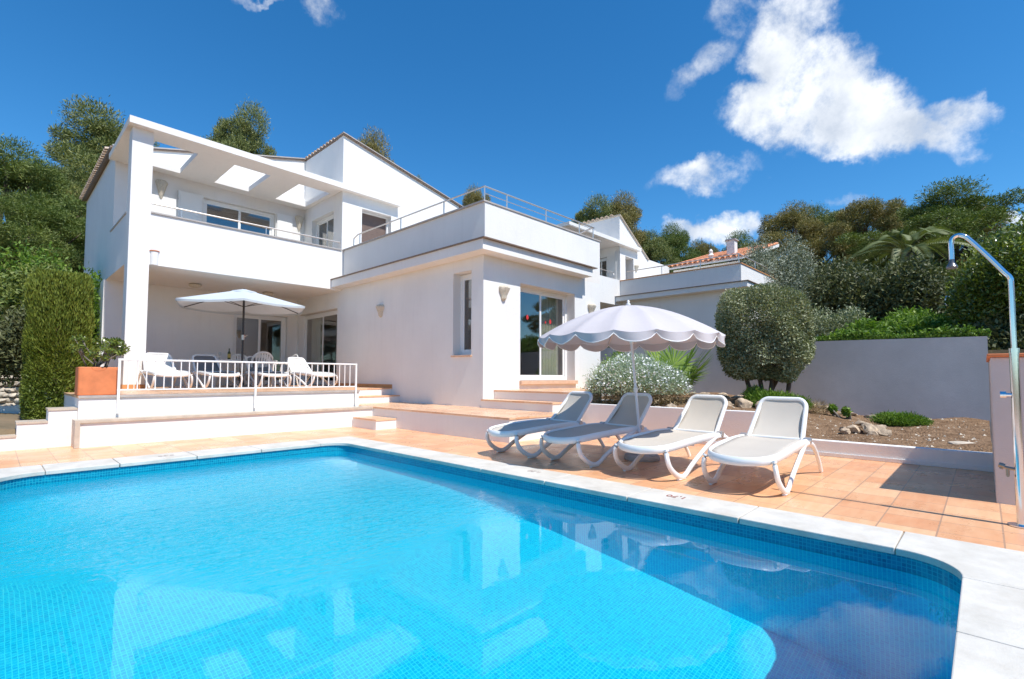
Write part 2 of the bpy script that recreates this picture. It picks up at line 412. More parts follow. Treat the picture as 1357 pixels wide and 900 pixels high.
# coping: slabs with thin joints, inner lip over the wall
COPING=None
m_,nt_,out_=mat('pale_limestone_coping'); co=worldco(nt_)
c_=ramp(nt_,noise(nt_,3.5,7,.65,co),[(.3,(.50,.47,.41)),(.7,(.68,.65,.59))])
c_=mixc(nt_,ramp(nt_,noise(nt_,1.1,6,.7,co),[(.5,(0,0,0)),(.7,(.75,.75,.75))]),c_,(.50,.45,.37))
c_=mixc(nt_,ramp(nt_,noise(nt_,45,4,.7,co),[(.62,(0,0,0)),(.75,(.5,.5,.5))]),c_,(.48,.42,.36))
princ(nt_,out_,**{'Base Color':c_,'Roughness':.7,'Normal':bump(nt_,noise(nt_,30,6,.7,co),.35,.008)}); COPING=m_
CX0,CX1,CY0,CY1=-.45,4.34,-.35,8.04
mb=MB(); gap=.004; zc=.0; zb=-.045; lip=.018
def slab(poly):
    mb.prism(poly,'z',zb,zc)
ys=[PY0+.33,1.36,2.3,3.24,4.18,5.12,6.06,7.17]
for a,b in zip(ys[:-1],ys[1:]):
    slab([(PX1-lip,a+gap),(CX1,a+gap),(CX1,b-gap),(PX1-lip,b-gap)])
ysl=[.43,1.4,2.4,3.4,4.4,5.4,6.3,7.05]
for a,b in zip(ysl[:-1],ysl[1:]): slab([(CX0,a+gap),(PX0+lip,a+gap),(PX0+lip,b-gap),(CX0,b-gap)])
xs=[.45,1.1,1.9,2.7,3.57]
for a,b in zip(xs[:-1],xs[1:]): slab([(a+gap,PY1-lip),(b-gap,PY1-lip),(b-gap,CY1),(a+gap,CY1)])
xs=[.33,1.1,1.95,2.8,3.57]
for a,b in zip(xs[:-1],xs[1:]): slab([(a+gap,CY0),(b-gap,CY0),(b-gap,PY0+lip),(a+gap,PY0+lip)])
def corner(cx,cy,r,a0,ox,oy):
    arc=[(cx+(r-lip)*cos(a0+pi/2*k/12),cy+(r-lip)*sin(a0+pi/2*k/12)) for k in range(13)]
    # quad strip from the arc to the outer right angle
    if abs(a0)<.01: e=[(ox,cy+gap),(ox,oy),(cx+gap,oy)]
    elif abs(a0-pi/2)<.01: e=[(cx-gap,oy),(ox,oy),(ox,cy+gap)]
    elif abs(a0-pi)<.01: e=[(ox,cy-gap),(ox,oy),(cx-gap,oy)]
    else: e=[(cx+gap,oy),(ox,oy),(ox,cy-gap)]
    poly=arc[::-1]
    # arc runs a0 -> a0+90; outer polygon from the arc's start side to its end side
    mb.prism(arc+e[::-1],'z',zb,zc)
corner(PX1-.33,PY1-.33,.33,0,CX1,CY1)
corner(.45,PY1-.45,.45,pi/2,CX0,CY1)
corner(.33,PY0+.33,.33,pi,CX0,CY0)
corner(PX1-.33,PY0+.33,.33,1.5*pi,CX1,CY0)
cop=mb.build('coping',COPING,pool,bevel=.006)
# grout bed under the joints
mb=MB(); n=len(outl)
o1=[(CX0,CY0)]*11+[(CX1,CY0)]*11+[(CX1,CY1)]*11+[(CX0,CY1)]*11
mb.v+=[(x,y,-.012) for x,y in outl]+[(o1[i][0],o1[i][1],-.012) for i in range(n)]
for i in range(n):
    if outl[i]!=outl[(i+1)%n]: mb.f.append((i,(i+1)%n,n+(i+1)%n,n+i))
JOINT=m_plain('coping_joint',(.34,.27,.2),.9,.2,20)
mb.build('joint_bed',JOINT,pool)
# depth marks, painted red brown, read from the deck side (text only on the rim)
PAINT=m_plain('red_brown_depth_paint',(.30,.07,.05),.6,.25,60)
PAINTW=m_plain('worn_depth_paint',(.42,.34,.31),.7,.3,60)
def depth_mark(txt,x,y,rz,mt):
    cu=bpy.data.curves.new('depth_mark','FONT'); cu.body=txt; cu.size=.105; cu.extrude=.0006; cu.align_x='CENTER'; cu.align_y='CENTER'
    ob=bpy.data.objects.new('depth_mark',cu); COL.objects.link(ob); ob.location=(x,y,.0022); ob.rotation_euler=(0,0,rz); cu.materials.append(mt)
    bpy.context.view_layer.update(); me_=bpy.data.meshes.new_from_object(ob.evaluated_get(bpy.context.evaluated_depsgraph_get()))
    o2=bpy.data.objects.new('depth_mark',me_); COL.objects.link(o2); o2.location=(x,y,.0022); o2.rotation_euler=(0,0,rz); o2.parent=pool; bpy.data.objects.remove(ob); o2.name='depth_mark'
depth_mark('1,70',4.17,1.98,pi/2,PAINT)
depth_mark('1,20',4.17,3.62,pi/2,PAINTW)
depth_mark('0,90',1.62,7.78,pi,PAINTW)
# water
def m_water():
    m, nt, out = mat('pool_water'); co=worldco(nt)
    def nz(scale,detail,vec,rough=.5,dist=0):
        n=N(nt,'ShaderNodeTexNoise',Scale=scale,Detail=detail,Roughness=rough,Distortion=dist); L(nt,vec,n.inputs['Vector']); return n.outputs['Fac']
    mp=N(nt,'ShaderNodeMapping'); mp.inputs['Rotation'].default_value=(0,0,radians(-12)); mp.inputs['Scale'].default_value=(1.,1.9,1); L(nt,co,mp.inputs[0])
    h1=nz(1.3,2,co); h2=nz(12.,3,mp.outputs[0],.55,.6); h3=nz(22,2,mp.outputs[0],.5,.3)
    # a breeze patch across the far left half of the pool
    sx=nt.nodes.new('ShaderNodeSeparateXYZ'); L(nt,co,sx.inputs[0])
    def mt(op,a_,b_=None,c_=None,cl=False):
        n=nt.nodes.new('ShaderNodeMath'); n.operation=op; n.use_clamp=cl
        for i,v in enumerate((a_,b_,c_)):
            if v is None: continue
            if hasattr(v,'links'): L(nt,v,n.inputs[i])
            else: n.inputs[i].default_value=v
        return n.outputs[0]
    def ss(v,lo,hi,o0=0.,o1=1.):
        r=N(nt,'ShaderNodeMapRange',interpolation_type='SMOOTHSTEP'); L(nt,v,r.inputs[0])
        for i,q in ((1,lo),(2,hi),(3,o0),(4,o1)): r.inputs[i].default_value=q
        return r.outputs[0]
    # breeze patch: starts about 3 m out, further away along the left side
    sY=mt('SUBTRACT',sx.outputs[1],mt('MULTIPLY',mt('SUBTRACT',1.1,sx.outputs[0],cl=True),1.35))
    sY=mt('ADD',sY,mt('MULTIPLY',mt('SUBTRACT',nz(.9,2,co),.5),1.2))
    am_=mt('MULTIPLY',mt('MULTIPLY',ss(sY,2.6,3.5,.02,2.3),ss(sY,4.2,5.6,1.,.5)),ss(sx.outputs[0],3.55,2.7,.06,1.))
    am=nt.nodes.new('ShaderNodeMath'); am.operation='ADD'; L(nt,am_,am.inputs[0]); am.inputs[1].default_value=0
    h2=mt('MULTIPLY_ADD',nz(5.,2,mp.outputs[0],.5,.5),1.3,h2)
    s=N(nt,'ShaderNodeMath',operation='MULTIPLY_ADD'); L(nt,h3,s.inputs[0]); s.inputs[1].default_value=.4; L(nt,h2,s.inputs[2])
    s2=N(nt,'ShaderNodeMath',operation='MULTIPLY'); L(nt,s.outputs[0],s2.inputs[0]); L(nt,am.outputs[0],s2.inputs[1])
    s3=N(nt,'ShaderNodeMath',operation='MULTIPLY_ADD'); L(nt,h1,s3.inputs[0]); s3.inputs[1].default_value=.35; L(nt,s2.outputs[0],s3.inputs[2])
    b=N(nt,'ShaderNodeBump',Strength=WB,Distance=.012); L(nt,s3.outputs[0],b.inputs['Height'])
    g=nt.nodes.new('ShaderNodeBsdfGlass') if WATER=='glass' else None
    if g:
        g.inputs['IOR'].default_value=1.333; g.inputs['Roughness'].default_value=0; L(nt,b.outputs[0],g.inputs['Normal']); g.inputs[0].default_value=(.93,.99,1,1)
        L(nt,g.outputs[0],out.inputs[0])
    else:
        t=nt.nodes.new('ShaderNodeBsdfTransparent'); t.inputs[0].default_value=(.93,.99,1,1)
        gl=nt.nodes.new('ShaderNodeBsdfGlossy'); gl.inputs['Roughness'].default_value=0; L(nt,b.outputs[0],gl.inputs['Normal'])
        fr=nt.nodes.new('ShaderNodeFresnel'); fr.inputs[0].default_value=1.333; L(nt,b.outputs[0],fr.inputs['Normal'])
        mx=nt.nodes.new('ShaderNodeMixShader'); L(nt,fr.outputs[0],mx.inputs[0]); L(nt,t.outputs[0],mx.inputs[1]); L(nt,gl.outputs[0],mx.inputs[2]); L(nt,mx.outputs[0],out.inputs[0])
    return m
WATER='glass'; WB=.6
mb=MB(); wl=round_rect(PX0,PX1,PY0,PY1,RR,10); mb.v=[(x,y,-.13) for x,y in wl]; mb.f=[tuple(range(len(wl)))]
wat=mb.build('water',m_water(),None,smooth=True,kind='structure')
if WATER=='glass':
    sl.cycles.is_caustics_light=True; wat.cycles.is_caustics_caster=True
    for c in POOLPARTS: c.cycles.is_caustics_receiver=True

# ------------------------------------------------------------------ deck and terrace
mb=MB()
xsd=[-8,CX0,CX1,7.74]; ysd=[-6,CY0,CY1,9.95]
mb.cells(xsd,ysd,[-.12,-.003],lambda x,y,z: not(CX0<x<CX1 and CY0<y<CY1))
mb.build('pool_deck',TERRA,None,kind='structure')
def capped(name,solidbox,mt): pass
# raised terrace, platform and steps: plaster risers, tiled tops with a thin stone nosing
PAL=[]  # (x0,x1,y0,y1,ztop)
BLK=[(.92,5.5,9.8,17.,.74),(5.5,7.17,11.1,17.,.74),(5.95,7.17,10.75,11.1,.565),(5.67,7.6,5.45,10.75,.39),(.92,5.67,9.5,9.8,.39),
     (7.12,9.5,5.75,7.67,.565),(7.5,8.5,5.6,7.67,.75),(8.5,11.3,6.7,7.67,.75),(5.2,5.67,8.6,9.5,.2)]
mb=MB()
T=.03
bx=sorted({-0.,*[b[0] for b in BLK],*[b[1] for b in BLK]}); by=sorted({*[b[2] for b in BLK],*[b[3] for b in BLK]}); bz=sorted({-.05,*[b[4]-T for b in BLK]})
def hz(x,y):
    return max([b[4] for b in BLK if b[0]<x<b[1] and b[2]<y<b[3]] or [-9])
mb.cells(bx,by,bz,lambda x,y,z: z<hz(x,y)-T)
ter=mb.build('terrace',PLASTER,None,kind='structure')
# tiled tops, 12 mm overhang
mb=MB()
for (x0,x1,y0,y1,z) in [(.908,5.512,9.79,16.995,.74),(5.512,7.168,11.088,16.995,.74),(5.938,7.168,10.738,11.098,.565),(5.658,7.6,5.438,10.748,.39),(7.108,7.52,5.738,7.668,.565),(7.488,8.512,5.588,7.668,.75),(8.512,11.3,6.688,7.668,.75),(5.188,5.655,8.588,9.46,.2)]:
    mb.box(x0,x1,y0,y1,z-T+.0006,z)
mb.build('terrace_tiles',TERRA2,ter)
mb=MB()   # stone ledge cap and its upright end
mb.box(.90,5.655,9.47,9.798,.355,.394)
mb.box(.86,.918,9.46,9.9,0.,.395)
mb.build('ledge_cap',STONE,ter)
mb=MB()   # nosing strips in grey marble along the terrace edge
mb.box(.915,5.51,9.775,9.83,.706,.743)
mb.build('terrace_nosing',GREYCAP,ter)
# stepped garden wall running down to the left
mb=MB()
STW=[(.6,.918,.56),(.28,.6,.385),(-.04,.28,.205),(-1.2,-.04,.03)]
for x0,x1,z in STW:
    mb.box(x0,x1,9.85,10.25,-.05,z-.03)
gw=mb.build('stepped_wall',PLASTER,None); tag(gw,'low white garden wall stepping down to the left of the terrace','garden wall')
mb=MB()
for x0,x1,z in STW: mb.box(x0-.01,x1-.002,9.838,10.26,z-.028,z)
mb.build('wall_cap',STONE,gw)
mb=MB()
mb.box(.45,.918,10.25,10.6,-.05,.72); 
# ------------------------------------------------------------------ planting bed, its low wall, boundary walls
lw=empty('planting_bed_wall','low white wall holding the planting bed behind the pool loungers','low wall',loc=(7.72,0,0))
mb=MB(); mb.box(0,.13,2.25,5.75,-.01,.54); mb.box(0,.13,-.05,2.25,-.01,.20); mb.build('wall',PLASTER,lw,bevel=.008)
mb=MB(); mb.box(-.02,-.001,-.04,5.46,0,.045); mb.build('skirting',PLASTER,lw)
bw=MB(); bw.box(12.5,12.72,-.06,26,-.2,1.80)
# top of the long wall climbs slightly to the far end
bw.shear(lambda x,y,z:(x,y,z+(.012*max(y,0) if z>1 else 0)))
gwall=bw.build('boundary_wall',GREYWALL,None); tag(gwall,'long grey rendered boundary wall behind the planting bed','boundary wall')
pw=empty('shower_wall','white wall with an orange tile coping beside the pool shower','garden wall',loc=(5.86,-.04,0))
mb=MB(); mb.cells([0,.25,1.95],[-3.2,-.22,0],[-.05,1.22,1.55],lambda x,y,z: (x<.25 or y>-.22) and z<1.22); mb.build('wall',GREYWALL,pw,bevel=.01)
mb=MB(); mb.box(-.03,.28,-3.2,.02,1.222,1.25); mb.box(.282,1.98,-.25,.02,1.222,1.25); mb.build('coping',CLAY,pw,bevel=.006)
def m_soil():
    m, nt, out = mat('dry_garden_soil'); co=worldco(nt)
    c=ramp(nt,noise(nt,6,8,.7,co),[(.3,(.12,.07,.04)),(.5,(.25,.155,.09)),(.72,(.37,.25,.16))])
    v=N(nt,'ShaderNodeTexVoronoi',Scale=34.); L(nt,co,v.inputs['Vector'])
    c=mixc(nt,ramp(nt,v.outputs['Distance'],[(.0,(.55,.55,.55)),(.22,(0,0,0))]),c,(.50,.40,.30))
    h=N(nt,'ShaderNodeMath',operation='SUBTRACT'); L(nt,noise(nt,22,7,.75,co),h.inputs[0]); L(nt,v.outputs['Distance'],h.inputs[1])
    princ(nt,out,**{'Base Color':c,'Roughness':.95,'Normal':bump(nt,h.outputs[0],.9,.03),'Specular IOR Level':.1}); return m
SOIL=m_soil()
def soil_z(x,y):
    t=min(1,max(0,(y-1.6)/2.2)); t=t*t*(3-2*t)
    z0=.165+(.47-.165)*t
    return z0+(x-7.85)*(.02+.012*t)+.02*sin(3.1*x+1.3*y)+.018*sin(5.3*y-2.*x)+.012*sin(9*x+7*y)
mb=MB(); nx,ny=50,90
X=np.linspace(7.85,12.5,nx); Y=np.linspace(-.04,14,ny)
for y in Y:
    for x in X: mb.v.append((x,y,soil_z(x,y)-(.04 if x<7.9 else 0)))
for j in range(ny-1):
    for i in range(nx-1): a=j*nx+i; mb.f.append((a,a+1,a+nx+1,a+nx))
mb.build('garden_bed',SOIL,None,smooth=True,kind='structure')
# ground sheet out to the horizon, rising to a wooded hill behind the houses
def ground_h(x,y):
    d=0.
    if x>12.6: d=1.55+min(1,(x-12.6)/40)*1.2
    elif y>10 and x<2.2: d=.33+max(0,y-14)*.02
    else: d=-.13
    if y>24 and x<=12.6: d=max(d,.4+(y-24)*.03)
    r=sqrt(x*x+y*y)
    if r>60: d+=min(1,(r-60)/300)*6*max(0,(x+y)/(r*1.42))
    return d
xs=[-900,-300,-120,-60,-30,-15,-8.05,-8,-.6,-.3,4.2,4.6,7.7,7.9,12.55,12.7,16,20,28,40,60,90,140,300,900]
ys=[-900,-300,-120,-60,-30,-15,-6,-.6,.3,3.2,7.5,7.9,9.9,10.1,13,17,22,24.1,30,40,60,90,140,300,900]
mb=MB()
for y in ys:
    for x in xs: mb.v.append((x,y,ground_h(x+1e-3,y+1e-3)))
for j in range(len(ys)-1):
    for i in range(len(xs)-1):
        mx_,my_=(xs[i]+xs[i+1])/2,(ys[j]+ys[j+1])/2
        if -.5<mx_<4.5 and -.5<my_<7.8: continue
        a=j*len(xs)+i; mb.f.append((a,a+1,a+len(xs)+1,a+len(xs)))
m_,nt_,out_=mat('dry_ground'); co=worldco(nt_)
princ(nt_,out_,**{'Base Color':ramp(nt_,noise(nt_,.4,8,.7,co),[(.3,(.09,.075,.035)),(.6,(.24,.17,.10))]),'Roughness':.95,'Normal':bump(nt_,noise(nt_,8,6,.7,co),.6,.04)})
mb.build('ground',m_,None,kind='structure')
# ------------------------------------------------------------------ the house
def add_window(parent,name,axis,plane,a0,a1,z0,z1,facing,leaves=2,fr=.07,curtain=None,stick=(),glass=None,label=None,backdrop=None):
    """sliding window set in a wall plane; axis 'x': plane is X=const, spans Y; 'y': plane is Y=const, spans X.
    facing -1: outside is towards smaller coordinate"""
    def B(mb,u0,u1,d0,d1,z0_,z1_):
        lo,hi=sorted((plane-facing*d0,plane-facing*d1))      # depth d grows inwards
        if axis=='y': mb.box(u0,u1,lo,hi,z0_,z1_)
        else: mb.box(lo,hi,u0,u1,z0_,z1_)
    f=MB()
    B(f,a0,a1,0,.07,z0,z0+fr); B(f,a0,a1,0,.07,z1-fr,z1); B(f,a0,a0+fr,.002,.068,z0+fr,z1-fr); B(f,a1-fr,a1,.002,.068,z0+fr,z1-fr)
    fo=f.build(name,ALU,parent,bevel=.004)
    if label: fo['label']=label
    wdt=(a1-a0-2*fr)/leaves; st=.06
    for k in range(leaves):
        u0=a0+fr+wdt*k-(.02 if k else 0); u1=a0+fr+wdt*(k+1)+(.02 if k<leaves-1 else 0); d=.012+.024*(k%2)
        s=MB()
        B(s,u0,u1,d,d+.022,z0+fr-.002,z0+fr+st); B(s,u0,u1,d,d+.022,z1-fr-st,z1-fr+.002)
        B(s,u0,u0+st,d+.001,d+.021,z0+fr+st,z1-fr-st); B(s,u1-st,u1,d+.001,d+.021,z0+fr+st,z1-fr-st)
        s.build('sash',ALU,fo)
        g=MB(); B(g,u0+st-.004,u1-st+.004,d+.008,d+.014,z0+fr+st-.004,z1-fr-st+.004); g.build('pane',glass or GLASS,fo)
    for (u,z,r) in stick:
        g=MB(); n=16
        pts=[(u+r*.85*cos(2*pi*i/n),z+r*1.2*sin(2*pi*i/n)) for i in range(n)]
        if axis=='y': g.prism(pts,'y',plane-facing*.004,plane-facing*.006)
        else: g.prism(pts,'x',plane-facing*.004,plane-facing*.006)
        g.build('sticker',RED,fo)
    if curtain:
        u0,u1=curtain; c=MB(); m=70
        for i in range(m+1):
            u=u0+(u1-u0)*i/m; d=.22+.035*sin(i*.95)+.012*sin(i*2.3+1)
            for z in (z0+.02,z1-.06):
                p=(u,plane-facing*d,z) if axis=='y' else (plane-facing*d,u,z)
                c.v.append(p)
        for i in range(m): c.f.append((2*i,2*i+2,2*i+3,2*i+1))
        c.build('curtain',CURTAIN,fo,smooth=True)
    return fo
def rail_steel(parent,name,pts,base_z,posts,mt=None,r=.021):
    mt=mt or STEEL
    mb=MB(); mb.tube(pts,r,8)
    for (x,y,z) in posts: mb.tube([(x,y,base_z),(x,y,z)],.014,8)
    return mb.build(name,mt,parent,smooth='auto')
def tile_roof(name,parent,x0,z0,x1,z1,y0,y1,mt,pitch=.21,amp=.055,th=.02,seg=8,wavy=.0):
    """barrel tiles running down the slope from (x0,z0) to (x1,z1); rows side by side along y"""
    mb=MB(); n=int(round((y1-y0)/pitch)); pitch=(y1-y0)/n; ln=sqrt((x1-x0)**2+(z1-z0)**2); nc=max(2,int(ln/.42))
    for layer in (0,):
        for k in range(n):
            yc=y0+pitch*(k+.5)
            for c in range(nc):
                t0,t1=c/nc,(c+1.12)/nc if c<nc-1 else 1.
                j=random.uniform(-.008,.008)
                o=len(mb.v)
                for t,rs,lift in ((t0,.92,0),(t1,1.06,.012)):
                    x=x0+(x1-x0)*t; z=z0+(z1-z0)*t+lift*0
                    for s_ in range(seg+1):
                        a=pi*s_/seg
                        mb.v.append((x,yc+j-cos(a)*pitch*.40*rs,z+sin(a)*amp*1.25*rs+.012*(t==t1)))
                    for s_ in range(seg,-1,-1):
                        a=pi*s_/seg
                        mb.v.append((x,yc+j-cos(a)*(pitch*.40*rs-.014),z+sin(a)*(amp*1.25*rs-.014)+.012*(t==t1)))
                m=2*(seg+1)
                for s_ in range(m): mb.f.append((o+s_,o+(s_+1)%m,o+m+(s_+1)%m,o+m+s_))
                mb.f.append(tuple(o+i for i in range(m))[::-1]); mb.f.append(tuple(o+m+i for i in range(m)))
    return mb.build(name,mt,parent,smooth='auto')
def shell_lamp(parent,loc,normal,kind='short'):
    """carved half-bowl wall lamp"""
    n=np.array(normal,float); t=np.cross((0,0,1),n); mb=MB()
    prof=[(.02,-.13),(.055,-.10),(.062,-.05),(.085,.0),(.105,.04),(.112,.07),(.098,.095),(.07,.11)] if kind=='short' else [(.012,-.20),(.03,-.16),(.05,-.08),(.075,.0),(.095,.07),(.11,.12),(.105,.15),(.08,.17)]
    m=14; o=0
    for r,z in prof:
        for k in range(m+1):
            a=pi*k/m; rr=r*(1+.06*cos(7*a)+.03*sin(11*a+z*60))
            p=np.array(loc)+t*rr*cos(a)*1.35+n*rr*sin(a)*1.25+np.array((0,0,z*1.4)); mb.v.append(tuple(p))
    for i in range(len(prof)-1):
        for k in range(m):
            mb.f.append((i*(m+1)+k,(i+1)*(m+1)+k,(i+1)*(m+1)+k+1,i*(m+1)+k+1))
    mb.f.append(tuple(range(m+1))); mb.f.append(tuple((len(prof)-1)*(m+1)+k for k in range(m,-1,-1)))
    return mb.build('wall_lamp',LAMPST,parent,smooth='auto')

house=empty('villa','large white two-storey villa with roof terrace and balcony behind the pool','villa',loc=(0,0,0))
# --- walls as one grid of cells per storey
Z0=-.1
wb=MB()
xs=[2.0,2.08,2.3,2.42,5.2,6.85,7.17,7.42,8.33,10.42,11.35,11.6,11.7]
ys=[7.67,7.95,8.05,8.67,13.8,14.13,16.85,17.0,17.25,22.0,22.3]
zs=[Z0,.74,.92,1.5,3.03,3.1,3.19,3.37,3.61]
def g_solid(x,y,z):
    # wing block
    if 7.17<x<11.6 and 7.67<y<17.25:
        inside=7.42<x<11.35 and 7.95<y
        if inside: return z<.74
        if y<7.95 and 8.33<x<10.42 and .92<z<3.19: return False
        if x<7.42 and 8.05<y<8.67 and 1.5<z<3.37: return False
        if x<7.42 and 14.13<y<16.85 and .74<z<3.1: return False
        return True
    # main block
    if 2.0<x<11.7 and y>17.0:
        if x<2.3 or x>11.35 or y>22.0: return True
        if y<17.25 and x<7.17:
            return not(5.2<x<6.85 and .74<z<3.03)
        if y<17.25 and x<7.42: return True
        return z<.74
    return False
wb.cells(xs,ys,zs,g_solid)
ground_wall=wb.build('ground_floor_wall',PLASTER,house,bevel=0)
# intermediate floor slab / soffit
mb=MB()
mb.cells([2.04,2.08,7.17,11.6,11.7],[7.67,13.86,17.0,22.3],[3.61,3.95],lambda x,y,z: (x>7.17 and x<11.6) or (y>13.86 and x<7.17) or (x>11.6 and y>17) )
mb.build('floor_slab',CEIL,house)
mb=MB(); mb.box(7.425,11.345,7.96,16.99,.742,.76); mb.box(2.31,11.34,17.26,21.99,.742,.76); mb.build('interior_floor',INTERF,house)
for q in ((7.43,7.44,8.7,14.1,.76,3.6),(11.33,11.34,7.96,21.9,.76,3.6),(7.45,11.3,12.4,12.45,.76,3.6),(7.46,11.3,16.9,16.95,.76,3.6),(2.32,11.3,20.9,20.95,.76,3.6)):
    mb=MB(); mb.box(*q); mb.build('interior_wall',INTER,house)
# upper storey
ub=MB()
xs=[2.04,2.08,2.2,2.42,4.14,6.2,7.13,7.2,7.4,7.78,8.83,11.4,11.6,11.7]
ys=[7.67,7.87,13.86,14.04,14.2,14.24,14.4,15.9,16.5,16.75,22.0,22.3]
zs=[3.95,4.8,4.86,6.15,6.25,6.3,6.6,6.9]
def u_solid(x,y,z):
    # roof terrace parapet
    if z<4.8 and x>7.17 and y<13.86 and x<11.6:
        return x<7.4 or y<7.87 or x>11.4
    # balcony parapets
    if z<4.8 and x<7.13 and y<14.04: return y>13.86
    if z<4.8 and x<2.2 and 13.86<y<16.5: return True
    # back wall of the balcony and the rest of the left block
    if 2.08<x<7.13 and y>16.5:
        if y<16.75: return not(4.14<x<6.2 and 4.86<z<6.3)
        if x<2.2 or y>22.0: return True
        return False
    if x>7.13 and y>13.86:
        if y<14.2: return not(7.78<x<8.83 and z<6.25)
        if x<7.4: return not(14.4<y<15.9 and z<6.15)
        if x>11.6 or y>22.0: return True
    return False
ub.cells(xs,ys,zs,u_solid)
# gable tops follow the roof slopes
RZ=8.34; sl_l=.252; sl_r=-.229
def zl(x): return RZ-(7.13-x)*sl_l
def zr(x): return RZ+(x-7.13)*sl_r
ub.prism([(2.08,6.9),(7.13,6.9),(7.13,zl(7.13)),(2.08,zl(2.08))],'y',16.5,16.75)
ub.prism([(7.13,6.9),(11.7,6.9),(11.7,zr(11.7)),(7.13,RZ)],'y',13.86,14.2)
ub.box(7.13,7.4,14.2,16.5,6.9,RZ-.02); 
ub.prism([(2.08,6.9),(7.13,6.9),(7.13,zl(7.13)),(2.08,zl(2.08))],'y',22.,22.3)
ub.prism([(7.13,6.9),(11.7,6.9),(11.7,zr(11.7)),(7.13,RZ)],'y',22.,22.3)
ub.box(2.08,2.2,16.75,22.,6.9,zl(2.08)-.01); ub.box(11.6,11.7,14.2,22.,6.9,zr(11.7)-.01)
upper=ub.build('upper_floor_wall',PLASTER,house)
mb=MB(); mb.box(2.03,2.425,13.852,14.245,.74,6.72)
# the lower balcony front: fascia down to the soffit, flush with the column
col=mb.build('column',PLASTER,house)
mb=MB(); mb.box(2.426,7.168,13.857,14.04,3.6,3.949); mb.box(2.036,2.2,14.25,16.99,3.605,3.949); mb.build('balcony_front',PLASTER,house)
mb=MB(); mb.box(2.03,2.22,13.84,13.851,.74,.84); mb.box(2.24,2.43,13.84,13.851,.74,.84); mb.box(2.02,2.029,13.86,14.24,.74,.84); mb.box(2.426,2.436,13.86,14.24,.74,.84)
mb.build('skirting',SKIRT,house)
mb=MB(); mb.box(7.155,7.169,11.1,14.1,.741,.83); mb.build('skirting',SKIRT,house)
# cornice round the wing with its thin stone edge
mb=MB(); mb.cells([6.83,7.169,10.75],[7.33,7.669,13.858],[3.65,3.865],lambda x,y,z: x<7.169 or y<7.669)
mb.build('cornice',PLASTER,house)
mb=MB(); mb.cells([6.79,7.169,10.87],[7.255,7.669,13.857],[3.867,3.89],lambda x,y,z: x<7.169 or y<7.669)
mb.build('cornice_edge',DARKCAP,house)
# parapet coping
mb=MB(); mb.cells([7.15,7.42,11.38,11.63],[7.65,7.89,13.855],[4.802,4.835],lambda x,y,z: x<7.42 or x>11.38 or y<7.89)
mb.build('parapet_coping',GREYCAP,house)
mb=MB(); mb.cells([2.425,7.125],[13.83,14.06],[4.802,4.835],lambda *a:True); mb.box(2.02,2.22,14.245,16.495,4.802,4.835); mb.build('balcony_coping',GREYCAP,house)
# canopy slab over the balcony with three square openings
mb=MB(); HX=[(2.55,3.45),(4.3,5.23),(6.02,6.98)]
xs=[1.94,2.55,3.45,4.3,5.23,6.02,6.98,7.128,9.07]; ys=[13.66,13.858,14.35,16.1,16.498]
mb.cells(xs,ys,[6.715,6.865],lambda x,y,z: (y<13.858) or (x<7.128 and not any(a<x<b and 14.35<y<16.1 for a,b in HX)))
mb.shear(lambda x,y,z:(x,y,z-.0165*(x-1.94)))
mb.build('canopy_slab',CEIL,house)
mb=MB(); mb.box(1.938,9.074,13.652,13.659,6.712,6.868); mb.shear(lambda x,y,z:(x,y,z-.0165*(x-1.94))); mb.build('canopy_fascia',PLASTER,house)
# roofs
mb=MB()
mb.prism([(1.95,zl(1.95)+.0),(7.16,zl(7.16)+.0),(7.16,zl(7.16)+.05),(1.95,zl(1.95)+.05)],'y',16.46,22.35)
mb.prism([(7.10,RZ+.005),(11.85,zr(11.85)+.005),(11.85,zr(11.85)+.045),(7.10,RZ+.045)],'y',13.80,22.35)
roof=mb.build('roof',DARKCAP,house)
tile_roof('roof_tiles',roof,7.2,zl(7.2)+.05,1.88,zl(1.88)+.05,16.75,22.35,ROOFPALE)
tile_roof('roof_tiles',roof,7.08,RZ+.05,11.9,zr(11.9)+.05,14.35,22.35,ROOFPALE)
mb=MB(); mb.box(2.08,7.1,16.44,16.5,zl(2.08)+.05,zl(2.08)+.08)
mb=MB(); mb.prism([(2.0,zl(2.0)+.05),(7.08,zl(7.08)+.05),(7.08,zl(7.08)+.085),(2.0,zl(2.0)+.085)],'y',16.44,16.75)
mb.prism([(7.08,RZ+.047),(11.88,zr(11.88)+.047),(11.88,zr(11.88)+.075),(7.08,RZ+.075)],'y',13.78,14.34); mb.build('verge_tiles',GREYCAP,roof)
# interior upper partition so that windows look into rooms
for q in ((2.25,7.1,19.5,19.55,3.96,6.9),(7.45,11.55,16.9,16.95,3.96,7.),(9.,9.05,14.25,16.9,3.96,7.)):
    mb=MB(); mb.box(*q); mb.build('interior_wall',INTER,house)
